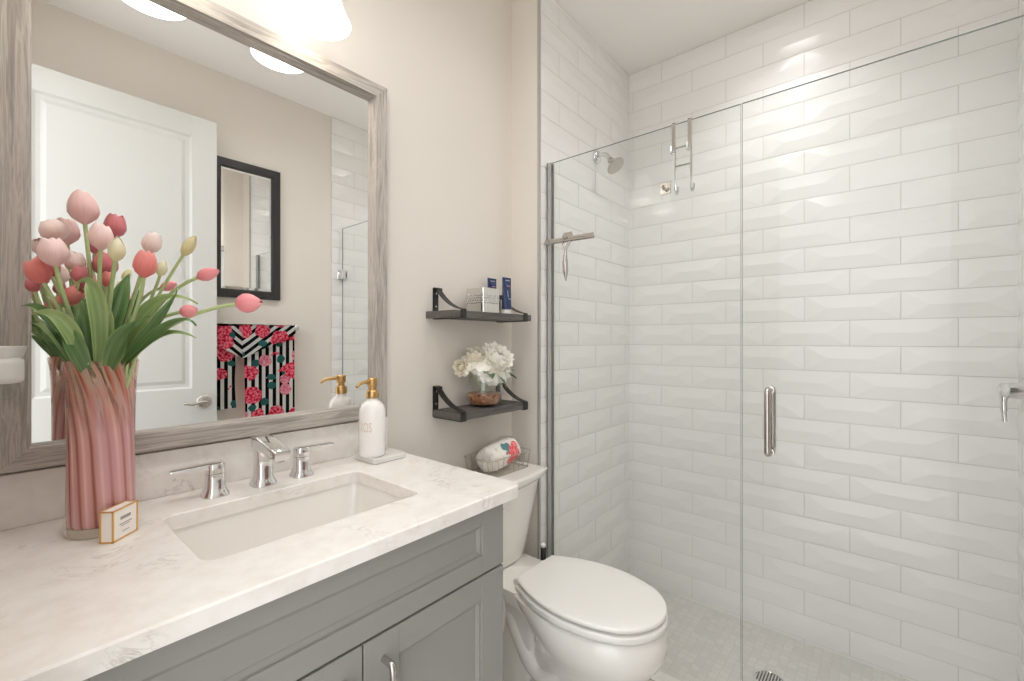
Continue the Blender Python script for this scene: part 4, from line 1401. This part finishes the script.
LEAF = [
 (1, (0.1500, 1.0300, 1.3300), (0.1420, 1.0250, 1.2900), (0.1330, 1.0450, 1.2300), 0.0170, 'leaf', 0.3),
 (12, (0.2010, 0.9450, 1.3200), (0.1750, 0.9650, 1.2950), (0.1480, 1.0150, 1.2350), 0.0180, 'leaf', -0.8),
 (15, (0.1850, 0.9700, 1.3050), (0.1640, 0.9850, 1.2800), (0.1450, 1.0250, 1.2350), 0.0200, 'leaf_light', 0.9),
 (18, (0.1000, 1.0250, 1.3250), (0.1080, 1.0200, 1.2900), (0.1180, 1.0350, 1.2350), 0.0170, 'leaf', -0.9),
 (19, (0.0480, 1.0350, 1.2950), (0.0720, 1.0150, 1.2700), (0.1000, 1.0250, 1.2260), 0.0190, 'leaf', 0.9),
 (21, (0.1320, 0.9900, 1.3100), (0.1280, 0.9800, 1.2750), (0.1260, 1.0050, 1.2300), 0.0200, 'leaf_light', -0.7),
 (5, (0.0364, 1.0393, 1.3041), (0.0649, 1.0058, 1.2885), (0.1076, 1.0327, 1.234), 0.0187, 'leaf', 0.4),
 (4, (0.0439, 1.015, 1.291), (0.076, 0.9772, 1.2802), (0.1008, 0.9989, 1.2308), 0.0237, 'leaf_light', 0.3),
 (6, (0.0458, 1.0591, 1.2783), (0.0719, 1.0284, 1.2589), (0.1013, 1.0456, 1.2236), 0.0185, 'leaf_light', -0.5),
 (7, (0.0482, 1.0873, 1.2641), (0.0739, 1.0569, 1.2425), (0.0991, 1.0552, 1.2219), 0.0141, 'leaf', 0.6),
 (2, (0.0933, 0.9923, 1.3402), (0.111, 0.9559, 1.325), (0.12, 1.0017, 1.2347), 0.0240, 'leaf_light', 1.6),
 (10, (0.1607, 1.001, 1.3648), (0.1446, 0.9891, 1.3198), (0.1272, 1.0096, 1.2424), 0.0290, 'leaf', -0.9),
 (13, (0.1993, 0.8781, 1.3364), (0.1842, 0.8805, 1.2954), (0.1482, 1.0051, 1.2307), 0.0149, 'leaf', 1.6),
 (14, (0.2305, 0.8878, 1.3114), (0.1834, 0.9278, 1.3122), (0.1498, 1.0084, 1.2474), 0.0217, 'leaf_light', 0.5),
 (16, (0.2161, 0.8429, 1.2731), (0.1904, 0.8732, 1.2747), (0.1544, 1.007, 1.2293), 0.0159, 'leaf', 0.6),
 (17, (0.2222, 0.8666, 1.2541), (0.1862, 0.9091, 1.259), (0.1576, 1.0157, 1.2307), 0.0131, 'leaf_light', -0.4),
 (9, (0.1664, 0.8861, 1.2885), (0.1441, 0.9324, 1.2579), (0.1322, 0.9987, 1.2246), 0.0300, 'leaf', 1.0),
 (8, (0.1015, 1.0089, 1.3163), (0.1022, 0.9926, 1.275), (0.1072, 1.0177, 1.2243), 0.0267, 'leaf', 1.3),
 (20, (0.116, 1.0537, 1.3406), (0.1183, 1.051, 1.294), (0.1211, 1.0322, 1.2423), 0.0225, 'leaf', -0.6),
 (0, (0.0802, 1.0031, 1.2763), (0.0872, 0.9794, 1.2508), (0.1047, 1.0052, 1.2214), 0.0260, 'leaf', 0.3),
 (11, (0.1786, 1.0263, 1.3406), (0.1626, 1.0297, 1.2952), (0.1458, 1.034, 1.2421), 0.0271, 'leaf', 0.5),
 (3, (0.063, 1.0853, 1.2761), (0.0804, 1.0648, 1.2508), (0.1049, 1.0668, 1.2198), 0.020, 'leaf', -0.4),
]
for i, (kind, b, tip, W, label) in enumerate(TUL):
    b, tip = Vector(b), Vector(tip)
    ga = i * 2.4
    foot = VC + Vector((0.018 * math.cos(ga), 0.018 * math.sin(ga), 0.035))
    mouth = VC + Vector(((b.x - VC.x) * 0.35, max(-0.04, min(0.035, (b.y - VC.y) * 0.28)), 0.285))
    mouth.x = max(VC.x - 0.035, min(VC.x + 0.035, mouth.x))
    t = thing('tulip', label, 'flower', foot, 'tulips in the pink vase')
    bm = bmesh.new()
    tulip_bloom(bm, b, tip, W * 1.04, 0.42 if kind in ('pale', 'mid', 'white', 'rose', 'coral') else 0.0, i)
    obj('bloom', bm, PM[kind], t, 60, recalc=False)
    bm = bmesh.new()
    dr_ = (tip - b).normalized()
    pts = [foot.lerp(mouth, k / 5) for k in range(5)] + bez([mouth, mouth + Vector((0, 0, 0.03)), b - dr_ * (b - mouth).length * 0.4, b + dr_ * 0.001], 14)
    rad = 0.0030 if W > 0.018 else 0.0024
    tube(bm, pts, rad, 8)
    uvl = bm.loops.layers.uv.verify()
    obj('stem', bm, M['stem'], t, 60)
    for (ti, tipp, mid, base, w_, lm, tw) in LEAF:
        if ti != i: continue
        base = Vector(base)
        bm = bmesh.new()
        strap_leaf(bm, base - Vector((0, 0, 0.02)), mid, tipp, w_, tw)
        obj('leaf', bm, M[lm], t, 60, recalc=False)

# ------------------------------------------------------------ shower
GT, GB, GTH = 1.957, 0.093, 0.008
def pane(name, y0, y1, parent):
    bm = bmesh.new()
    vs = bx(bm, (GX - GTH / 2, y0, GB + 0.002), (GX + GTH / 2, y1, GT))
    bmesh.ops.recalc_face_normals(bm, faces=bm.faces)
    for f in bm.faces: f.material_index = 0 if abs(f.normal.x) > 0.5 else 1
    return obj(name, bm, [M['glass'], M['glassedge']], parent, 0)
t = thing('shower_screen', 'fixed clear shower glass panel between toilet and shower head wall', 'shower screen', (GX, 0.7, GB))
pane('glass', 0.3405, TILE - 0.012, t)
bm = bmesh.new()
yc = TILE - 0.0068
for x in (GX - 0.012, GX + 0.0085):
    bx(bm, (x, TILE - 0.026, GB), (x + 0.0035, yc, GT), 0.0004, 1)
bx(bm, (GX - 0.012, yc - 0.003, GB), (GX + 0.012, yc, GT))
obj('wall_channel', bm, M['satin'], t)
obj('bottom_rail', box((GX - 0.009, 0.3405, GB - 0.0005), (GX - 0.0045, TILE - 0.03, GB + 0.012)), M['nickel'], t)
t = thing('shower_door', 'frameless clear glass shower door with brushed pull handle', 'shower door', (GX, 0.0, GB))
pane('glass', OPP + 0.022, 0.3365, t)
bm = bmesh.new()
hy, hz0, hz1, hr = 0.2637, 0.921, 1.116, 0.0085
for sg in (-1, 1):
    x = GX + sg * 0.038
    xe = GX + sg * 0.0045
    tube(bm, spline([(xe, hy, hz1 - 0.008), (x - sg * 0.012, hy, hz1 - 0.008), (x - sg * 0.002, hy, hz1 - 0.012), (x, hy, hz1 - 0.024), (x, hy, (hz0 + hz1) / 2), (x, hy, hz0 + 0.024), (x - sg * 0.002, hy, hz0 + 0.012), (x - sg * 0.012, hy, hz0 + 0.008), (xe, hy, hz0 + 0.008)], 6), hr, 16)
    for z in (hz0 + 0.008, hz1 - 0.008):
        lathe(bm, [(0.012, 0), (0.012, 0.003), (0.009, 0.004)], (xe - sg * 0.0004, hy, z), (sg, 0, 0), 18)
obj('pull_handle', bm, M['nickel'], t, 40)
for hz in (0.42, 1.665):
    bm = bmesh.new()
    bx(bm, (GX - 0.030, OPP + 0.007, hz - 0.028), (GX + 0.030, OPP + 0.012, hz + 0.028), 0.001, 1)
    for x0 in (GX - 0.015, GX + 0.0045):
        bx(bm, (x0, OPP + 0.010, hz - 0.028), (x0 + 0.0105, OPP + 0.068, hz + 0.028), 0.002, 2)
    obj('hinge', bm, M['chrome'], t)

# shower head
t = thing('wall_shower', 'round chrome shower head on a bent arm high on the tiled wall', 'shower', (1.84, TILE, 2.105))
bm = bmesh.new()
lathe(bm, [(0.030, 0), (0.030, 0.004), (0.024, 0.012), (0.012, 0.016)], (1.84, TILE - 0.0065, 2.105), (0, -1, 0), 28)
obj('flange', bm, M['chrome'], t, 40)
bm = bmesh.new()
tube(bm, spline([(1.84, TILE - 0.012, 2.105), (1.84, TILE - 0.035, 2.110), (1.84, TILE - 0.062, 2.098), (1.84, TILE - 0.082, 2.070)], 6), 0.0095, 14)
obj('arm', bm, M['chrome'], t, 40)
bm = bmesh.new()
lathe(bm, [(0.012, -0.012), (0.015, 0.0), (0.018, 0.010), (0.034, 0.026), (0.042, 0.034), (0.042, 0.040), (0.038, 0.042), (0.0, 0.042)], (1.84, TILE - 0.083, 2.068), (0.0, -0.62, -0.78), 32)
obj('head', bm, M['nickel'], t, 40)

# shower valve on the right wall
t = thing('shower_valve', 'chrome shower valve with downward lever on the right tiled wall', 'shower valve', (1.985, OPP + 0.007, 1.10))
bm = bmesh.new()
lathe(bm, [(0.075, 0), (0.075, 0.004), (0.070, 0.008), (0.026, 0.010), (0.024, 0.045), (0.021, 0.048), (0.021, 0.062), (0.017, 0.066)], (1.985, OPP + 0.0068, 1.10), (0, 1, 0), 36)
obj('plate', bm, M['chrome'], t, 40)
bm = bmesh.new()
tube(bm, spline([(1.985, OPP + 0.058, 1.10), (1.985, OPP + 0.062, 1.075), (1.985, OPP + 0.062, 1.04), (1.985, OPP + 0.060, 1.005)], 5), [0.010] * 6 + [0.008] * 5 + [0.006] * 5, 12)
obj('lever', bm, M['chrome'], t, 40)

# squeegee hanging on the glass
SQX = GX - 0.026
t = thing('squeegee', 'brushed steel squeegee hanging on the fixed shower glass', 'squeegee', (SQX, 0.945, 1.633))
bm = bmesh.new()
tube(bm, [(SQX, 1.045, 1.634), (SQX, 0.825, 1.630)], 0.0065, 12)
bx(bm, (SQX - 0.002, 0.826, 1.6375), (SQX + 0.001, 1.044, 1.6455))
obj('blade_bar', bm, M['nickel'], t, 40)
bm = bmesh.new()
tube(bm, spline([(SQX, 0.962, 1.628), (SQX - 0.003, 0.950, 1.606), (SQX - 0.004, 0.945, 1.585)], 4), [0.0045] * 9, 10)
tube(bm, spline([(SQX, 0.928, 1.628), (SQX - 0.003, 0.940, 1.606), (SQX - 0.004, 0.945, 1.585)], 4), [0.0045] * 9, 10)
tube(bm, spline([(SQX - 0.004, 0.945, 1.592), (SQX - 0.006, 0.945, 1.56), (SQX - 0.006, 0.944, 1.52), (SQX - 0.004, 0.943, 1.478)], 5), [0.006] * 3 + [0.008] * 3 + [0.0105] * 6 + [0.008, 0.006, 0.004, 0.003], 14)
obj('handle', bm, M['nickel'], t, 40)
bm = bmesh.new()
bx(bm, (GX - 0.009, 0.928, 1.630), (GX - 0.0046, 0.970, 1.668), 0.001, 1)
tube(bm, [(GX - 0.006, 0.949, 1.640), (GX - 0.040, 0.949, 1.6405), (GX - 0.042, 0.949, 1.650)], 0.0035, 8)
obj('mount', bm, M['nickel'], t, 40)

# over-the-door double hook
t = thing('over_door_hook', 'chrome double hook hanging over the top of the shower glass', 'hook', (GX, 0.512, GT))
bm = bmesh.new()
for y in (0.540, 0.489):
    # flat strap outside, over the top, down inside
    bx(bm, (GX - 0.0075, y - 0.006, 1.868), (GX - 0.0050, y + 0.006, GT + 0.0035), 0.0006, 1)
    bx(bm, (GX - 0.0075, y - 0.006, GT + 0.0006), (GX + 0.0085, y + 0.006, GT + 0.0035), 0.0006, 1)
    tube(bm, spline([(GX - 0.0062, y, 1.872), (GX - 0.014, y, 1.858), (GX - 0.028, y, 1.858), (GX - 0.032, y, 1.876)], 5), 0.0042, 8)
    tube(bm, [(GX + 0.0078, y, GT + 0.001), (GX + 0.0078, y, 1.75)], 0.003, 8)
    tube(bm, spline([(GX + 0.0078, y, 1.755), (GX + 0.014, y, 1.738), (GX + 0.030, y, 1.738), (GX + 0.036, y, 1.762)], 5), 0.0038, 8)
for z in (1.882, 1.822):
    tube(bm, [(GX + 0.0078, 0.540, z), (GX + 0.0078, 0.489, z)], 0.0028, 8)
obj('double_hook', bm, M['chrome'], t, 40)
t = thing('adhesive_hook', 'small square chrome hook stuck on the glass below the double hook', 'hook', (GX, 0.566, 1.757))
bm = bmesh.new()
bx(bm, (GX - 0.0085, 0.549, 1.734), (GX - 0.0046, 0.585, 1.772), 0.001, 1)
tube(bm, spline([(GX - 0.008, 0.566, 1.752), (GX - 0.022, 0.566, 1.748), (GX - 0.030, 0.566, 1.756)], 5), 0.005, 10)
obj('plate', bm, M['nickel'], t, 40)

# floor drain
t = thing('floor_drain', 'round metal drain in the shower floor', 'drain', (1.86, 0.338, 0.0))
bm = bmesh.new()
lathe(bm, [(0.056, 0.0004), (0.054, 0.004), (0.047, 0.0045), (0.046, 0.0025), (0.0, 0.0025)], (1.86, 0.338, 0.0), seg=36)
obj('ring', bm, M['chrome'], t, 40)
bm = bmesh.new()
for i in range(-4, 5):
    hw = math.sqrt(max(0, 0.044 ** 2 - (i * 0.0095) ** 2))
    bx(bm, (1.86 - hw, 0.338 + i * 0.0095 - 0.0022, 0.0026), (1.86 + hw, 0.338 + i * 0.0095 + 0.0022, 0.0040))
obj('grate', bm, pmat('drain_grate_metal', (0.20, 0.195, 0.18, 1), 0.4, 0.8), t, 0)

# ------------------------------------------------------------ far wall, seen in the mirror
t = thing('wall_mirror', 'small rectangular mirror with black frame above the black and white striped towel', 'mirror', (0.914, OPP + 0.001, 1.475))
wx0, wx1, wz0, wz1, wy, wf = 0.745, 1.083, 1.478, 2.205, OPP + 0.024, 0.044
bm = bmesh.new()
def wring(y, g): return [bm.verts.new(q) for q in ((wx0 + g, y, wz0 + g), (wx1 - g, y, wz0 + g), (wx1 - g, y, wz1 - g), (wx0 + g, y, wz1 - g))]
loft(bm, [wring(OPP + 0.001, 0), wring(wy - 0.003, 0), wring(wy, 0.003), wring(wy, wf - 0.004), wring(wy - 0.006, wf), wring(OPP + 0.012, wf)], cap=False)
obj('frame', bm, M['blackframe'], t, 20)
bm = bmesh.new()
loft(bm, [wring(OPP + 0.0125, wf - 0.002), wring(OPP + 0.0155, wf + 0.014)], cap=False)
bm.faces.new(wring(OPP + 0.0155, wf + 0.014))
bmesh.ops.remove_doubles(bm, verts=bm.verts, dist=1e-5)
obj('mirror_glass', bm, M['mirror'], t, 0)

t = thing('towel_bar', 'chrome towel bar on the far wall carrying the striped towel', 'towel bar', (0.95, OPP + 0.001, 1.32))
bm = bmesh.new()
tube(bm, [(0.70, -0.275, 1.320), (1.175, -0.275, 1.320)], 0.008, 14)
obj('bar', bm, M['chrome'], t, 40)
for x in (0.708, 1.166):
    bm = bmesh.new()
    lathe(bm, [(0.023, 0), (0.023, 0.005), (0.012, 0.010), (0.010, 0.04), (0.013, 0.044), (0.013, 0.058), (0.008, 0.06)], (x, OPP + 0.001, 1.320), (0, 1, 0), 22)
    obj('post', bm, M['chrome'], t, 40)

t = thing('towel', 'black and white striped towel with pink roses hanging on the towel bar', 'towel', (0.94, -0.275, 1.33))
def hang(name, outline_l, outline_r, y, thick, mat, nv=16, wav=0.003, seed=0):
    """a hanging layer between a left and a right edge curve, both lists of (x, z)"""
    bm = bmesh.new()
    n = len(outline_l)
    grid = []
    for (xl, zl), (xr, zr) in zip(outline_l, outline_r):
        row = []
        for u in range(13):
            s = u / 12
            x = xl + (xr - xl) * s; z = zl + (zr - zl) * s
            row.append(Vector((x, y + wav * math.sin(x * 60 + seed) * min(1, (1.34 - z) * 8), z)))
        grid.append(row)
    sheet(bm, grid, thick=thick)
    return obj(name, bm, mat, t, 50)
def lerp_list(a, b, n): return [(a[0] + (b[0] - a[0]) * i / n, a[1] + (b[1] - a[1]) * i / n) for i in range(n + 1)]
hang('back_fold', lerp_list((0.735, 1.328), (0.735, 1.175), 10), lerp_list((1.140, 1.328), (1.140, 1.175), 10), -0.292, 0.006, towel_mat('towel_back', 0.0, 0.032, 3.1))
hang('left_tail', lerp_list((0.73, 1.318), (0.745, 0.895), 14), [(0.885 - 0.040 * (k / 14) ** 0.6 - 0.018 * math.sin(PI * k / 14), 1.318 - 0.418 * k / 14) for k in range(15)], -0.262, 0.008, towel_mat('towel_left_tail', 0.0, 0.034, 0.4), seed=1)
hang('right_tail', lerp_list((0.880, 1.318), (0.888, 0.79), 14), lerp_list((1.140, 1.318), (1.142, 0.79), 14), -0.257, 0.008, towel_mat('towel_right_tail', 0.0, 0.036, 1.7), seed=2)
hang('left_collar', lerp_list((0.73, 1.322), (0.73, 1.235), 8), lerp_list((0.93, 1.330), (0.886, 1.150), 8), -0.250, 0.007, towel_mat('towel_left_collar', 0.85, 0.034, 0.2), seed=3)
hang('right_collar', lerp_list((0.87, 1.330), (0.868, 1.155), 8), lerp_list((1.142, 1.334), (1.142, 1.285), 8), -0.243, 0.007, towel_mat('towel_right_collar', -0.9, 0.034, 0.9), seed=4)
hang('top_fold', lerp_list((0.73, 1.336), (0.73, 1.318), 3), lerp_list((1.142, 1.336), (1.142, 1.318), 3), -0.2605, 0.0005, towel_mat('towel_top', -0.9, 0.034, 0.9), seed=4, wav=0)
